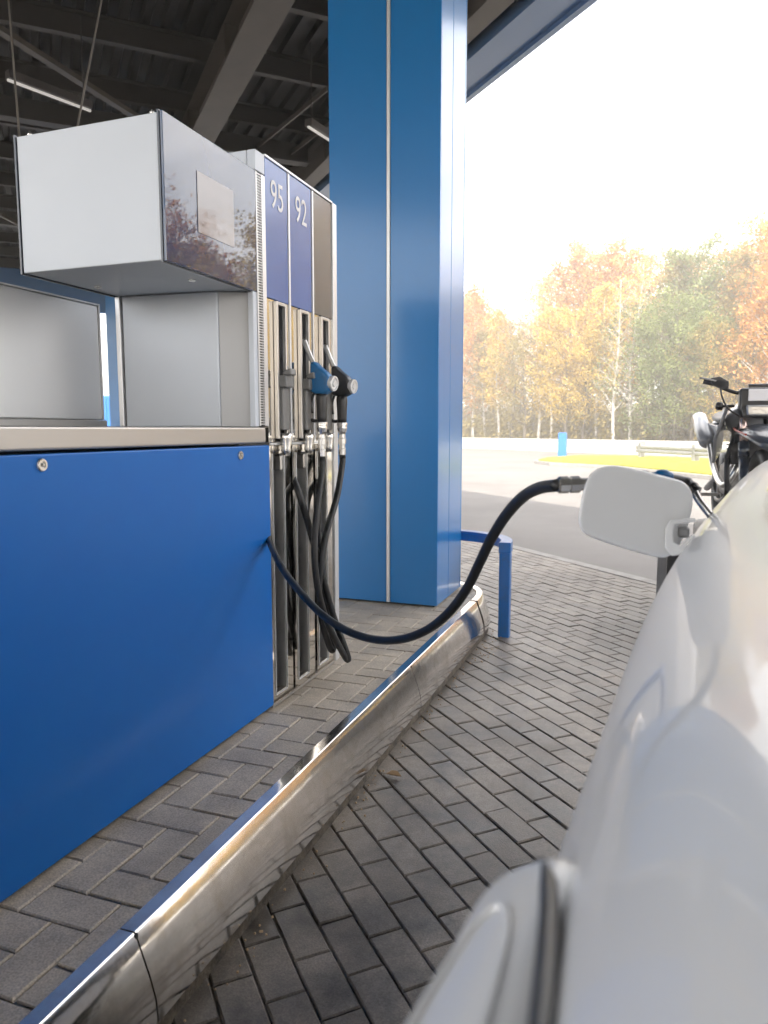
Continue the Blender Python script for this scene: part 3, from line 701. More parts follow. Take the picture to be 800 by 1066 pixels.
# ------------------------------------------------------------------ hoop guard round the island end
ht=thing('hoop_guard','low blue steel hoop guard round the end of the pump island','guard rail',(XC,4.2,0))
lx=-.765; hz=.565
path=[(lx,4.085),(lx-.01,4.20),(lx-.06,4.33),(lx-.16,4.43),(-1.08,4.50),(-1.4,4.55),(XC,4.58)]
pth=spline([Vector((x,y,0)) for x,y in path],8); mir_=[Vector((2*XC-p.x,p.y,0)) for p in pth[:-1]][::-1]; pth=pth+mir_
pr_=[(-.034,0),(-.034,.062),(.034,.062),(.034,0)]
b=nb(); sweep(b,[(p.x,p.y) for p in pth],[(o_,h-.062) for o_,h in pr_],hz); obj('top_rail',b,'blue_steel',ht,bevel=.005)
for X in (lx,2*XC-lx):
    b=nb(); box(b,X-.031,X+.031,4.086,4.148,.006,hz-.061); obj('leg',b,'blue_steel',ht,bevel=.005)
# ------------------------------------------------------------------ canopy
fc=onz(490,101,4.56); FD=fc.dot(D2)-.36
lf=onz(112,326,4.1); LD=lf.dot(D1); BK=-5.6; RT=-9.6
cn=thing('canopy','large dark steel canopy with blue fascia over the pumps','canopy',G(0,0,5.0))
# corrugated deck: ribs along D1
b=nb(); per=.20; zz=5.16; prf=[]
x=BK
while x<FD+.25:
    prf+=[(x,zz),(x+.07,zz),(x+.09,zz+.06),(x+.18,zz+.06)]; x+=per
lo=[b.verts.new(G(RT,q,z_)) for q,z_ in prf]; hi=[b.verts.new(G(LD,q,z_)) for q,z_ in prf]
for k in range(len(prf)-1): b.faces.new((lo[k],lo[k+1],hi[k+1],hi[k]))
obj('deck',b,'deck',cn)
b=nb(); obox(b,G(RT-.3,BK-.2,5.30),D1*(LD-RT+.5),D2*(FD-BK+.6),Vector((0,0,.06))); obj('roof_sheet',b,'deck',cn)
k=7.99-1.28*20
while k<LD:
    if k>RT:
        b=nb(); o_=G(k,BK,4.955)
        obox(b,o_,D1*.008,D2*(FD-BK),Vector((0,0,.20))); obox(b,o_+D1*.0085,D1*.07,D2*(FD-BK),Vector((0,0,.008))); obox(b,G(k,BK,5.145)-D1*.07,D1*.069,D2*(FD-BK),Vector((0,0,.008)))
        obj('purlin',b,'purlin',cn)
    k+=1.28
bl0=(onz(203,131,4.6).dot(D2)); bl1=(onz(227,142,4.6).dot(D2))
def beam(a0,a1,dd,wdt,nm='main_beam'):
    b=nb()
    obox(b,G(a0,dd,4.60),D1*(a1-a0),D2*wdt,Vector((0,0,.02)))
    obox(b,G(a0,dd+wdt*.5-.008,4.6205),D1*(a1-a0),D2*.016,Vector((0,0,.33)))
    obox(b,G(a0,dd,4.951),D1*(a1-a0),D2*wdt,Vector((0,0,.003)))
    for q in range(int(a0),int(a1),2):
        obox(b,G(q+.2,dd+.01,4.621),D1*.01,D2*(wdt-.02),Vector((0,0,.329)))
    return obj(nm,b,'beam',cn)
beam(RT,LD-.1,bl0,bl1-bl0); beam(RT,LD-.1,bl0-4.4,.30); beam(RT,LD-.1,FD-.35,.2)
# cross beams on the other axis
for a in (3.2,9.6,14.5,-3.2,-9.4):
    b=nb(); obox(b,G(a,BK,4.70),D1*.16,D2*(FD-BK-.4),Vector((0,0,.018))); obox(b,G(a+.073,BK,4.719),D1*.014,D2*(FD-BK-.4),Vector((0,0,.23)))
    obj('cross_beam',b,'purlin',cn)
# diagonal braces
def strut(p,q,w_=.05,nm='brace'):
    b=nb(); d=(q-p); s=d.cross(Vector((0,0,1))).normalized()*w_; obox(b,p-s*.5,d,s,Vector((0,0,.05))); obj(nm,b,'beam',cn)
e0=onz(0,34,4.66); e1=onz(137,121,4.66); dv=(e1-e0).normalized(); strut(e0-dv*2.5,e0+dv*6,.08)
strut(onz(0,225,4.66),onz(150,300,4.66)); strut(onz(262,160,4.80),onz(341,95,4.80),.02,'tie_rod'); strut(onz(285,175,4.80),onz(345,130,4.80),.02,'tie_rod')
# fascia
b=nb(); obox(b,G(RT,FD,4.60),D1*(LD-RT),D2*.34,Vector((0,0,.04))); obox(b,G(RT,FD+.34,4.56),D1*(LD-RT),D2*.06,Vector((0,0,.85))); obox(b,G(RT,FD-.03,4.575),D1*(LD-RT),D2*.029,Vector((0,0,.11)))
obj('fascia',b,'fascia',cn)
b=nb(); obox(b,G(LD,BK,4.10),D1*.12,D2*(FD-BK+.42),Vector((0,0,1.30))); obj('fascia',b,'fascia',cn)
b=nb(); obox(b,G(RT,BK-.06,4.6),D1*(LD-RT),D2*.06,Vector((0,0,.8))); obox(b,G(RT-.06,BK,4.6),D1*.06,D2*(FD-BK+.4),Vector((0,0,.8))); obj('fascia',b,'fascia',cn)
# strip lamps
def lamp(p,q,label):
    d=(q-p); u=d.normalized(); s=Vector((-u.y,u.x,0)); t=thing('strip_lamp',label,'lamp',(p+q)/2,'strip lamps under the canopy')
    b=nb(); obox(b,p-s*.04+Vector((0,0,.002)),d,s*.08,Vector((0,0,.07))); obj('housing',b,'lamphouse',t,bevel=.004)
    b=nb(); obox(b,p-s*.01+Vector((0,0,-.018)),d,s*.02,Vector((0,0,.019))); obj('diffuser',b,'lamp',t)
    for f in (.08,.92):
        b=nb(); c=p+d*f+Vector((0,0,.072)); tube(b,[c,Vector((c.x,c.y,5.0))],.006,6); obj('drop_rod',b,'lamphouse',t)
lamp(onz(8,82,4.2),onz(94.5,114.5,4.2),'strip lamp hanging above the white display housing')
lamp(onz(321,131,4.2),onz(321,131,4.2)+Vector((.12,.8,0)),'strip lamp hanging just left of the blue column')
# column at the far left edge of the canopy
c2=atd(114.5,428,15.5); column('canopy_column',c2.x,c2.x+.75,c2.y,c2.y+.7,0,5.0,'distant blue column seen beside the pedestal of the dispenser')
column('canopy_column',cx0,cx1,-6.5,-5.6,0,4.98,'blue column behind the camera').location.z=0
# ------------------------------------------------------------------ things across the forecourt
gp=[(556,482.5),(566,479.5),(600,477),(660,477.5),(730,480.5),(800,485),(900,493),(980,503),(980,522),(900,514),(800,505.5),(730,498.5),(680,493),(640,488.5),(600,486),(572,484.5)]
gw=[onz(x,y,0) for x,y in gp]; gc=sum(gw,Vector())/len(gw)
b=nb(); prism(b,[Vector((p.x,p.y,-.02)) for p in gw],(0,0,.13)); struct('traffic_island_kerb',b,'concrete',bevel=.02)
gi=[gc+(p-gc)*.965 for p in gw]
b=nb(); prism(b,[Vector((p.x,p.y,0)) for p in gi],(0,0,.15)); tag(obj('lawn',b,'grass'),'bright yellow green lawn on the traffic island','grass',kind='stuff')
bpz=onz(585.5,478,0)
bt=thing('bollard','square blue bollard standing beside the lawn','bollard',bpz)
b=nb(); box(b,bpz.x-.17,bpz.x+.17,bpz.y-.17,bpz.y+.17,0,1.06); obj('post',b,'blue_steel',bt,bevel=.02)
b=nb(); box(b,bpz.x-.16,bpz.x+.16,bpz.y-.16,bpz.y+.16,1.062,1.10); obj('cap',b,'blue_steel',bt,bevel=.015)
r0=onz(668,479.5,0); r1=onz(724,484,0); rd=(r1-r0); ru=rd.normalized(); rn=Vector((-ru.y,ru.x,0))
gr=thing('guard_rail','short galvanised guard rail on posts beside the motorcycle','guard rail',r0)
for p in (r0,r0+rd,r0+rd*2):
    b=nb(); obox(b,p-ru*.09-rn*.11,ru*.18,rn*.2,Vector((0,0,.70))); obj('post',b,'galv',gr)
b=nb(); p0=r0-ru*.3-rn*.06
wprof=[(0,.30),(.05,.34),(.05,.40),(.01,.45),(.05,.50),(.05,.56),(0,.60)]
a=[b.verts.new(p0-rn*o_+Vector((0,0,z+.02))) for o_,z in wprof]; c=[b.verts.new(p0-rn*o_+ru*(rd.length*2+.6)+Vector((0,0,z+.02))) for o_,z in wprof]
for k in range(len(a)-1): b.faces.new((a[k],a[k+1],c[k+1],c[k]))
ro=obj('rail',b,'galv',gr); s=ro.modifiers.new('s','SOLIDIFY'); s.thickness=.008
# low white wall
wl=thing('low_wall','low white concrete wall running along the edge of the wood','wall',BA)
b=nb(); p0=BA-BD*70; obox(b,p0,BD*125,BN*.3,Vector((0,0,.62))); obj('wall_body',b,'whitewall',wl,bevel=.02)
b=nb(); obox(b,p0-BN*.03+Vector((0,0,.6205)),BD*125,BN*.36,Vector((0,0,.08))); obj('coping',b,'whitewall',wl,bevel=.02)
# blue tank-like unit far left
c3=atd(108,428,30); b=nb(); box(b,c3.x-2,c3.x+1.5,c3.y,c3.y+2.5,0,2.6)
t3=thing('blue_container','blue steel container standing far off beyond the forecourt','container',(c3.x,c3.y,0))
obj('shell',b,'blue_steel',t3,bevel=.03)
b=nb()
for i in range(12): box(b,c3.x-1.9+i*.28,c3.x-1.8+i*.28,c3.y-.03,c3.y-.001,.1,2.5)
obj('wall_rib',b,'blue_steel',t3)
# grey post behind the car
gq=onz(687,640,0)
gt=thing('steel_post','dark grey steel post standing behind the open fuel flap','post',gq)
b=nb(); box(b,gq.x-.028,gq.x+.028,gq.y-.028,gq.y+.028,.006,.66); obj('shaft',b,'galv',gt,bevel=.004)
b=nb(); box(b,gq.x+.03,gq.x+.10,gq.y-.03,gq.y+.03,.02,.60); obj('shield',b,'plastic',gt,bevel=.006)
b=nb(); box(b,gq.x-.06,gq.x+.12,gq.y-.06,gq.y+.06,.010,.018); obj('base_plate',b,'galv',gt)
# fallen leaf
lc=onz(410,808,0.014); b=nb()
o8=[(-.028,0),(-.012,.014),(.010,.013),(.03,.0),(.012,-.012),(-.010,-.013)]
vs=[b.verts.new((lc.x+x,lc.y+y,.016+.010*abs(y)/.014+.004*random.random())) for x,y in o8]; cv=b.verts.new((lc.x,lc.y,.016))
for k in range(6): b.faces.new((vs[k],vs[(k+1)%6],cv))
tag(obj('fallen_leaf',b,'leaf_dead'),'dry brown leaf lying against the steel kerb','leaf')
b=nb()
for k in range(160):
    y=random.uniform(.7,4.4); x=XK+.05+abs(random.gauss(0,.03)); s=random.uniform(.0015,.004)
    if random.random()<.25: x=random.uniform(-.75,-.84); y=random.uniform(3.6,4.2)
    p=Vector((x,y,.012+s*.5)); bmesh.ops.create_icosphere(b,subdivisions=1,radius=s,matrix=Matrix.Translation(p))
tag(obj('kerb_grit',b,'leaf_dead'),'pale grit gathered along the foot of the steel kerb','grit',kind='stuff')
# ------------------------------------------------------------------ bike island and motorcycle
H=atd(790,427,4.15); BS=.83
fwd=(CP-H); fwd.z=0; fwd.normalize(); fwd=Matrix.Rotation(R(11),3,'Z')@fwd   # heading of the bike
sdv=Vector((-fwd.y,fwd.x,0))     # rider's left
bz=H.z-.94*BS
BO=Vector((H.x,H.y,0))-fwd*.52*BS     # under the engine
b=nb(); pp=[]
for k in range(24):
    t=2*math.pi*k/24; cx_=math.cos(t); sy_=math.sin(t)
    q=BO+fwd*(.98*math.copysign(abs(cx_)**.5,cx_))+sdv*(.05+.24*math.copysign(abs(sy_)**.5,sy_)); pp.append(Vector((q.x,q.y,-.01)))
prism(b,pp,(0,0,bz+.01)); struct('raised_kerb_island',b,'concrete',bevel=.02)
mc=thing('motorcycle','dark dirt motorcycle with silver shrouds parked facing the camera behind the car','motorcycle',Vector((BO.x,BO.y,bz)))
def Q(f,l,z): return BO+fwd*f*BS+sdv*l*BS+Vector((0,0,bz+z*BS))
def wheelb(f,r,w_):
    n=40; b=nb(); rings=[]
    for i in range(n):
        t=2*math.pi*i/n; rings.append([b.verts.new(Q(f+math.cos(t)*(r-w_*.5+w_*.5*math.cos(s)),w_*.5*math.sin(s),r+math.sin(t)*(r-w_*.5+w_*.5*math.cos(s)))) for s in [2*math.pi*j/10 for j in range(10)]])
    for i in range(n):
        a,c=rings[i],rings[(i+1)%n]
        for j in range(10): b.faces.new((a[j],a[(j+1)%10],c[(j+1)%10],c[j]))
    wq=obj('wheel',b,'rubber',mc,smooth=True)
    b=nb()
    for k in range(18):
        t=2*math.pi*k/18; s=.03*(1 if k%2 else -1)
        tube(b,[Q(f,s,r),Q(f+math.cos(t)*(r-w_),0,r+math.sin(t)*(r-w_))],.002,4)
    obj('spokes',b,'galv',wq)
    lathe(b:=nb(),Q(f,-.05,r),sdv,[(0,.02),(.01,.045),(.09,.045),(.1,.02)],16); obj('hub',b,'engine',wq,smooth=True)
    lathe(b:=nb(),Q(f,.055,r),sdv,[(0,.05),(0,.12),(.004,.12),(.004,.05)],24); obj('brake_disc',b,'galv',wq)
wheelb(.72,.34,.085); wheelb(-.72,.31,.12)
for s in (-1,1):
    b=nb(); tube(b,[Q(.72,.095*s,.34),Q(.62,.095*s,.62)],.027,12); tube(b,[Q(.62,.095*s,.62),Q(.585,.095*s,.72)],[.029,.030],12); fk=obj('fork_leg',b,'darknavy',mc,smooth=True)
    b=nb(); tube(b,[Q(.59,.095*s,.70),Q(.50,.095*s,1.0)],.021,12); obj('fork_tube',b,'forktube',fk,smooth=True)
for z,f in ((.78,.56),(1.0,.50)):
    b=nb(); obox(b,Q(f-.03,-.13,z),fwd*.07,sdv*.26,Vector((0,0,.03))); obj('fork_clamp',b,'plastic',mc,bevel=.008)
# high front mudguard
b=nb(); R_=[]
for f,z,w_ in ((.30,.74,.10),(.42,.80,.13),(.56,.835,.15),(.72,.83,.145),(.86,.80,.12),(.98,.755,.08),(1.03,.73,.04)):
    R_.append([b.verts.new(Q(f,w_*u,z-.05*u*u+.015*(1-abs(u)))) for u in (-1,-.6,-.25,0,.25,.6,1)])
for a,c in zip(R_,R_[1:]):
    for k in range(6): b.faces.new((a[k],a[k+1],c[k+1],c[k]))
o=obj('front_mudguard',b,'darknavy',mc,smooth=True); s=o.modifiers.new('s','SOLIDIFY'); s.thickness=.006
b=nb(); tube(b,spline([Q(.50,-.145,.815),Q(.66,-.155,.80),Q(.84,-.13,.775)],6),.006,6); obj('red_trim',b,'redp',o)
# headlight fairing
b=nb(); prism(b,[Q(.60,-.115,.885),Q(.60,.115,.885),Q(.60,.135,.96),Q(.57,.13,1.09),Q(.57,-.13,1.09),Q(.60,-.135,.96)],-fwd*.07); fa=obj('headlight_fairing',b,'plastic',mc,bevel=.015,seg=3)
b=nb(); prism(b,[Q(.612,-.085,.90),Q(.612,.085,.90),Q(.612,.098,.975),Q(.612,-.098,.975)],-fwd*.03); obj('headlight',b,'lens',fa,bevel=.012,seg=3)
b=nb(); prism(b,[Q(.600,-.085,1.0),Q(.600,.085,1.0),Q(.575,.08,1.08),Q(.575,-.08,1.08)],fwd*.006); obj('front_plate',b,'plate',fa,bevel=.003)
# bars
b=nb(); tube(b,spline([Q(.40,-.33,1.15),Q(.42,-.28,1.13),Q(.46,-.12,1.06),Q(.46,.12,1.06),Q(.42,.28,1.13),Q(.40,.33,1.15)],8),.011,10); hbq=obj('handlebar',b,'plastic',mc,smooth=True)
for s in (-1,1):
    b=nb(); tube(b,[Q(.42,.23*s,1.125),Q(.395,.34*s,1.152)],.019,12); obj('grip',b,'rubber',hbq,smooth=True)
    b=nb(); tube(b,spline([Q(.44,.20*s,1.12),Q(.49,.28*s,1.145),Q(.48,.38*s,1.17)],6),.006,6); obj('lever',b,'galv',hbq,smooth=True)
    b=nb(); prism(b,[Q(.50,.19*s,1.09),Q(.51,.24*s,1.09),Q(.50,.30*s,1.12),Q(.49,.31*s,1.165),Q(.49,.25*s,1.175),Q(.49,.19*s,1.14)],-fwd*.012); obj('hand_guard',b,'plastic',hbq,bevel=.005)
    b=nb(); tube(b,spline([Q(.45,.24*s,1.12),Q(.56,.24*s,1.03),Q(.58,.20*s,.95),Q(.53,.12*s,.90)],8),.0055,6); obj('brake_hose',b,'rubber',hbq,smooth=True)
    b=nb(); lathe(b,Q(.50,.15*s,.97),sdv*s,[(0,.008),(.06,.008),(.065,.025),(.09,.025),(.10,.015)],12); obj('indicator',b,'plastic' ,mc,smooth=True)
b=nb(); lathe(b,Q(.44,-.06,1.10),sdv,[(0,.02),(.12,.02)],12); obj('bar_pad',b,'plastic',mc)
# tank, shrouds, seat
def loftpart(name,secs,m):
    b=nb(); R_=[]
    for f,w_,z0,z1 in secs:
        zc=(z0+z1)/2; hh=(z1-z0)/2
        R_.append([b.verts.new(Q(f,w_*math.cos(t),zc+hh*math.sin(t))) for t in [2*math.pi*k/12 for k in range(12)]])
    for a,c in zip(R_,R_[1:]):
        for k in range(12): b.faces.new((a[k],a[(k+1)%12],c[(k+1)%12],c[k]))
    b.faces.new(R_[0]); b.faces.new(R_[-1][::-1]); return obj(name,b,m,mc,smooth=True)
loftpart('fuel_tank',[(.42,.06,.85,.95),(.36,.13,.78,1.0),(.15,.15,.74,1.02),(-.05,.12,.76,.98),(-.15,.08,.8,.93)],'silver')
loftpart('seat',[(.0,.07,.88,.96),(-.12,.11,.84,.94),(-.4,.13,.84,.93),(-.65,.13,.86,.96),(-.8,.09,.89,.97)],'plastic')
loftpart('rear_mudguard',[(-.6,.09,.80,.87),(-.85,.10,.83,.90),(-1.05,.08,.84,.89),(-1.12,.05,.85,.88)],'silver')
for s in (-1,1):
    b=nb(); prism(b,[Q(.46,.17*s,.98),Q(.22,.16*s,1.0),Q(.02,.13*s,.86),Q(.10,.15*s,.66),Q(.26,.22*s,.56),Q(.40,.24*s,.74)],sdv*.02*s); obj('radiator_shroud',b,'silver',mc,bevel=.008,seg=3)
    b=nb(); prism(b,[Q(-.25,.12*s,.84),Q(-.62,.14*s,.86),Q(-.58,.14*s,.66),Q(-.30,.13*s,.62)],sdv*.015*s); obj('side_panel',b,'silver',mc,bevel=.006)
    b=nb(); tube(b,spline([Q(.45,.05*s,.95),Q(.30,.14*s,.62),Q(.25,.13*s,.34),Q(-.1,.14*s,.27),Q(-.3,.13*s,.42),Q(-.25,.12*s,.8)],8),.016,8); obj('frame_tube',b,'plastic',mc,smooth=True)
    b=nb(); tube(b,[Q(-.25,.13*s,.42),Q(-.72,.13*s,.31)],.022,8); obj('swingarm',b,'galv',mc,smooth=True)
    b=nb(); obox(b,Q(-.05,.15*s,.30),fwd*.05,sdv*.10*s,Vector((0,0,.02))); obj('footpeg',b,'engine',mc)
b=nb(); obox(b,Q(.31,-.13,.56),fwd*.03,sdv*.26,Vector((0,0,.22))); obj('radiator',b,'plastic',mc)
b=nb(); obox(b,Q(-.18,-.13,.30),fwd*.36,sdv*.26,Vector((0,0,.22))); eg=obj('engine',b,'engine',mc,bevel=.05,seg=3)
b=nb(); obox(b,Q(.0,-.09,.52),fwd*.17,sdv*.18,Vector((0,0,.22))); 
obj('cylinder',b,'engine',eg,bevel=.02)
b=nb()
for k in range(6): obox(b,Q(-.02,-.105,.54+k*.03),fwd*.21,sdv*.21,Vector((0,0,.008)))
obj('cooling_fins',b,'engine',eg)
b=nb(); tube(b,spline([Q(.16,-.04,.66),Q(.28,-.08,.52),Q(.22,-.15,.40),Q(-.1,-.17,.50),Q(-.35,-.18,.70)],8),.02,10); ex=obj('exhaust_pipe',b,'chrome2',mc,smooth=True)
b=nb(); tube(b,[Q(-.33,-.185,.69),Q(-.38,-.19,.715),Q(-.85,-.20,.90),Q(-.90,-.20,.915)],[.03,.055,.055,.035],14); obj('silencer',b,'silver',ex,smooth=True)
b=nb(); tube(b,[Q(-.1,.16,.30),Q(-.16,.34,.005)],.012,8); obj('side_stand',b,'engine',mc)
# ------------------------------------------------------------------ the wood
def treeproto(kind,seed,Ht=12):
    rnd=random.Random(seed)
    tb=nb(); lv=[]; tips=[]
    birch=kind in('birch','bare')
    r0=.13 if birch else .19
    lean=Vector((rnd.uniform(-.04,.04),rnd.uniform(-.04,.04),0))
    P=[Vector((lean.x*z*z*.12+.12*math.sin(z*.7+seed),lean.y*z*z*.12+.1*math.cos(z*.6+seed*2),z)) for z in [Ht*k/12 for k in range(13)]]
    P=[p-P[0] for p in P]
    tube(tb,P,[max(.018,r0*(1-k/12.6)) for k in range(13)],7)
    start={'birch':.25,'bare':.22,'maple':.20,'willow':.15}[kind]
    nl={'birch':30,'bare':34,'maple':34,'willow':36}[kind]
    for i in range(nl):
        f=start+(1-start)*(i/nl)**.9; k=f*12; j=min(int(k),11); o=P[j].lerp(P[j+1],k-j)
        az=i*2.4+rnd.uniform(-.5,.5)
        shape={'birch':.20*(1-f)**.7+.035,'bare':.18*(1-f)**.7+.04,'maple':.30*math.sin(min(1,(1-f)*1.25+.12)*math.pi*.62)**.9+.02,'willow':.28*math.sin(min(1,(1-f)*1.1+.15)*math.pi*.6)+.02}[kind]
        ln=Ht*shape*rnd.uniform(.7,1.2); up={'birch':.9,'bare':1.0,'maple':.6,'willow':.55}[kind]*rnd.uniform(.7,1.2)
        d=Vector((math.cos(az),math.sin(az),up)).normalized()
        droop=(.10 if kind=='willow' else .03)
        L=[]; 
        for s in range(5):
            t=s/4; q=o+d*ln*t+Vector((rnd.gauss(0,.05),rnd.gauss(0,.05),-droop*ln*t*t*2)); L.append(q)
        rr=max(.012,r0*(1-f)*.42+.008); tube(tb,L,[rr*(1-.75*s/4) for s in range(5)],5,cap=False)
        for s in range(7 if kind!='bare' else 8):
            t=rnd.uniform(.25,1); j=min(int(t*4),3); q=L[j].lerp(L[j+1],t*4-j)
            d2=(d+Vector((rnd.gauss(0,.7),rnd.gauss(0,.7),rnd.gauss(.1,.5)))).normalized(); l2=ln*rnd.uniform(.15,.4)+.2
            e=q+d2*l2+Vector((0,0,-.3*l2 if kind=='willow' else 0)); tube(tb,[q,q.lerp(e,.5)+Vector((0,0,.04)),e],[.010,.007,.004],3,cap=False)
            tips.append((q.lerp(e,.6),l2))
    dens={'birch':27,'bare':5,'maple':30,'willow':32}[kind]
    vs,fs,tt=[],[],[]
    for (c,l2) in tips:
        if rnd.random()<.12: continue
        tv=rnd.random(); sp=.15+.19*min(l2,1.2)
        for _ in range(int(dens*rnd.uniform(.5,1.4))):
            p=c+Vector((rnd.gauss(0,sp),rnd.gauss(0,sp),rnd.gauss(0,sp*(.9 if kind!='willow' else 1.5))))
            s=rnd.uniform(.05,.105)*(1.0 if kind!='bare' else .8)
            a=Vector((rnd.gauss(0,1),rnd.gauss(0,1),rnd.gauss(0,1))).normalized(); u=a.orthogonal().normalized(); v=a.cross(u)
            i0=len(vs)
            vs+= [p-u*s*1.2,p-v*s*.75,p+u*s*1.2,p+v*s*.75]; fs.append((i0,i0+1,i0+2,i0+3)); tt.append(min(1,max(0,tv*.7+rnd.random()*.3)))
    return tb,vs,fs,tt
protos={}
def makeproto(key,kind,seed,leaf,bark):
    tb,vs,fs,tt=treeproto(kind,seed)
    m1=bpy.data.meshes.new('trunk'); tb.to_mesh(m1); tb.free(); m1.materials.append(M[bark])
    for p in m1.polygons: p.use_smooth=True
    m2=bpy.data.meshes.new('crown'); m2.from_pydata(vs,[],fs); at=m2.attributes.new('tint','FLOAT','FACE'); at.data.foreach_set('value',tt); m2.materials.append(M[leaf])
    protos[key]=(m1,m2)
spec=[('orange1','birch',11,'leaf_or','birch'),('orange2','maple',12,'leaf_or','bark'),('gold1','birch',13,'leaf_ye','birch'),('gold2','maple',14,'leaf_ye','bark'),('green1','willow',15,'leaf_gr','bark'),('green2','maple',16,'leaf_gr','bark'),('olive1','birch',17,'leaf_ol','birch'),('olive2','maple',18,'leaf_ol','bark'),('bare1','bare',19,'leaf_ye','birch'),('bare2','bare',20,'leaf_or','bark')]
for s in spec: makeproto(*s)
NM={'orange1':('birch_tree','orange leafed birch with a slim pale trunk'),'orange2':('maple_tree','spreading orange tree'),'gold1':('birch_tree','golden birch with a slim pale trunk'),'gold2':('maple_tree','bushy golden yellow tree'),'green1':('willow_tree','drooping green tree'),'green2':('broadleaf_tree','dense green tree'),'olive1':('birch_tree','olive birch with a slim pale trunk'),'olive2':('broadleaf_tree','bushy olive tree'),'bare1':('bare_tree','nearly bare pale trunked tree'),'bare2':('bare_tree','nearly bare grey tree with thin twigs')}
ordn=['first','second','third','fourth','fifth','sixth','seventh','eighth','ninth','tenth','eleventh','twelfth','thirteenth','fourteenth','fifteenth','sixteenth','seventeenth','eighteenth','nineteenth','twentieth','twenty first','twenty second','twenty third','twenty fourth','twenty fifth','twenty sixth','twenty seventh','twenty eighth','twenty ninth','thirtieth']
def tree(key,x,back,topy,lab):
    """stand a tree on the ground where sight line x meets the row `back` metres behind the wall"""
    d=ray(x,448); d.z=0; o=BA+BN*back
    # intersect CP+d*t with line o+BD*s
    den=d.x*BD.y-d.y*BD.x; t=((o.x)*BD.y-(o.y)*BD.x)/den
    p=Vector((d.x*t,d.y*t,-.03)); h=EYE+(448-topy)/760*t if topy else random.uniform(9,14)
    m1,m2=protos[key]; nm,_=NM[key]
    e=bpy.data.objects.new(nm,None); COL.objects.link(e); e.location=p; s=h/12.3; e.scale=(s,s,s); e.rotation_euler=(0,0,random.uniform(0,6.28))
    tag(e,lab,'tree','trees of the wood behind the low wall')
    for n_,m in (('trunk',m1),('crown',m2)):
        c=bpy.data.objects.new(n_,m); COL.objects.link(c); c.parent=e
    return e
rowsT={
 'front':(2.0,[(478,'orange2',318),(492,'orange1',300),(505,'olive1',345),(519,'gold1',326),(533,'bare2',308),(546,'olive2',352),(560,'bare1',300),(573,'gold1',322),(588,'gold2',330),(606,'gold2',350),(622,'gold1',300),(640,'bare1',292),(656,'bare1',276),(670,'green1',318),(687,'green1',330),(704,'green2',312),(722,'green1',330),(741,'olive2',338),(760,'gold2',350),(781,'orange2',322),(803,'orange1',232)]),
 'middle':(6.5,[(485,'orange1',308),(500,'orange1',312),(514,'bare2',322),(530,'olive1',335),(555,'bare2',298),(578,'orange1',278),(598,'orange1',256),(615,'orange2',270),(634,'orange1',254),(652,'orange1',262),(680,'bare2',262),(700,'olive1',268),(716,'green2',262),(736,'green1',286),(756,'bare1',262),(775,'olive2',270),(797,'orange2',236)]),
 'rear':(12,[(490,'gold1',315),(504,'olive1',330),(518,'gold1',335),(540,'bare2',325),(553,'olive2',340),(566,'orange1',290),(605,'gold1',285),(625,'orange1',268),(645,'bare2',270),(668,'orange1',268),(692,'gold1',275),(712,'olive1',270),(733,'orange1',268),(752,'olive1',262),(772,'orange1',262),(792,'orange1',248)])}
for rn_,(bk,lst) in rowsT.items():
    for i,(x,k_,ty) in enumerate(lst):
        tree(k_,x,bk+random.uniform(-.8,.8),ty,f"{NM[k_][1]}, {ordn[i]} from blue column in {rn_} row")
keys=list(NM)
for x in range(820,2300,34):
    kx=random.choice(['orange1','orange2','gold1','gold2','gold2','olive2'] if x>1000 else keys[:8]); d=tree(kx,x,random.uniform(1,8),448-(165 if x<1000 else random.choice((200,250,300,340))),'autumn tree of the wood beyond the right edge of the photo')
    if x%68<34: tree(random.choice(['orange1','orange2','gold2','green2']),x+15,random.uniform(5,12),448-random.uniform(120,210),'autumn tree of the wood beyond the right edge of the photo')
for x in list(range(60,330,45))+list(range(-900,0,120)): tree(random.choice(keys),x,random.uniform(1,8),None,'autumn tree of the wood left of the blue column')
for x,bk,k_,h_ in ((1090,-7,'gold2',150),(1170,-9,'gold1',190),(1240,-8,'gold2',260),(1320,-8,'orange2',350),(1410,-7,'gold1',410),(1490,-8,'orange2',450),(1600,-7,'gold2',430)):  # unseen trees added to colour the reflections in steel and glass
    tree(k_,x,bk,448-h_,'autumn tree added on the verge for its reflection in the dispenser')['group']='trees added on the verge for reflections'
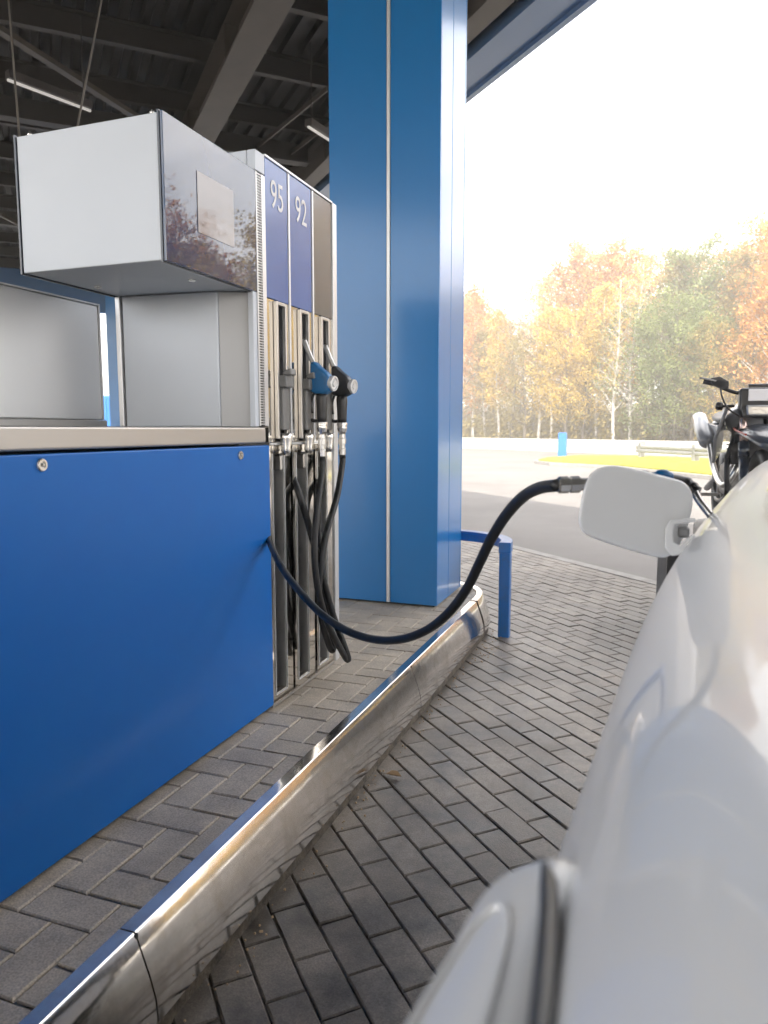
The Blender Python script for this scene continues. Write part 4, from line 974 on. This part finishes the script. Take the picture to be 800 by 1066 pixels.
# undergrowth and the depth of the wood
def mass(name,s0,s1,b0,b1,zmax,n,leaf,lab,size):
    rnd=random.Random(len(name)*3+n); vs,fs,tt=[],[],[]
    for _ in range(n//14):
        s=rnd.uniform(s0,s1); bb=rnd.uniform(b0,b1); hz_=zmax*(.55+.45*noise.noise(Vector((s*.35,bb*.2,3))) )
        z=rnd.uniform(0,1)**1.3*hz_; c=BA+BD*s+BN*bb+Vector((0,0,z)); tv=rnd.random()
        for _ in range(14):
            p=c+Vector((rnd.gauss(0,.22),rnd.gauss(0,.22),rnd.gauss(0,.2))); q=size*rnd.uniform(.6,1.3)
            a=Vector((rnd.gauss(0,1),rnd.gauss(0,1),rnd.gauss(0,1))).normalized(); u=a.orthogonal().normalized(); v=a.cross(u); i0=len(vs)
            vs+=[p-u*q*1.3,p-v*q*.7,p+u*q*1.3,p+v*q*.7]; fs.append((i0,i0+1,i0+2,i0+3)); tt.append(tv)
    me=bpy.data.meshes.new(name); me.from_pydata(vs,[],fs); at=me.attributes.new('tint','FLOAT','FACE'); at.data.foreach_set('value',tt); me.materials.append(M[leaf])
    o=bpy.data.objects.new(name,me); COL.objects.link(o); tag(o,lab,'undergrowth',kind='stuff'); return o
mass('undergrowth',-45,50,1,14,3.8,120000,'leaf_ol','tangled olive undergrowth at the foot of the wood',.09)
mass('distant_wood',-70,30,17,30,6.5,100000,'leaf_ol','hazy mass of distant foliage filling the gaps of the wood',.17)
# ------------------------------------------------------------------ haze volume added to imitate veiling lens glare
HZ=True
if HZ:
    m=bpy.data.materials.new('glare_haze'); m.use_nodes=True; t=m.node_tree; t.nodes.clear()
    v=t.nodes.new('ShaderNodeVolumePrincipled'); v.inputs['Color'].default_value=(1,.95,.88,1); v.inputs['Density'].default_value=.0085; v.inputs['Anisotropy'].default_value=.2
    o=t.nodes.new('ShaderNodeOutputMaterial'); t.links.new(v.outputs[0],o.inputs['Volume'])
    M['haze']=m
    b=nb(); box(b,-95,95,-40,105,-1.3,20); hz_=obj('haze',b,'haze'); hz_['kind']='stuff'; hz_['label']='pale haze added over the forecourt to imitate lens glare'; hz_['category']='haze'
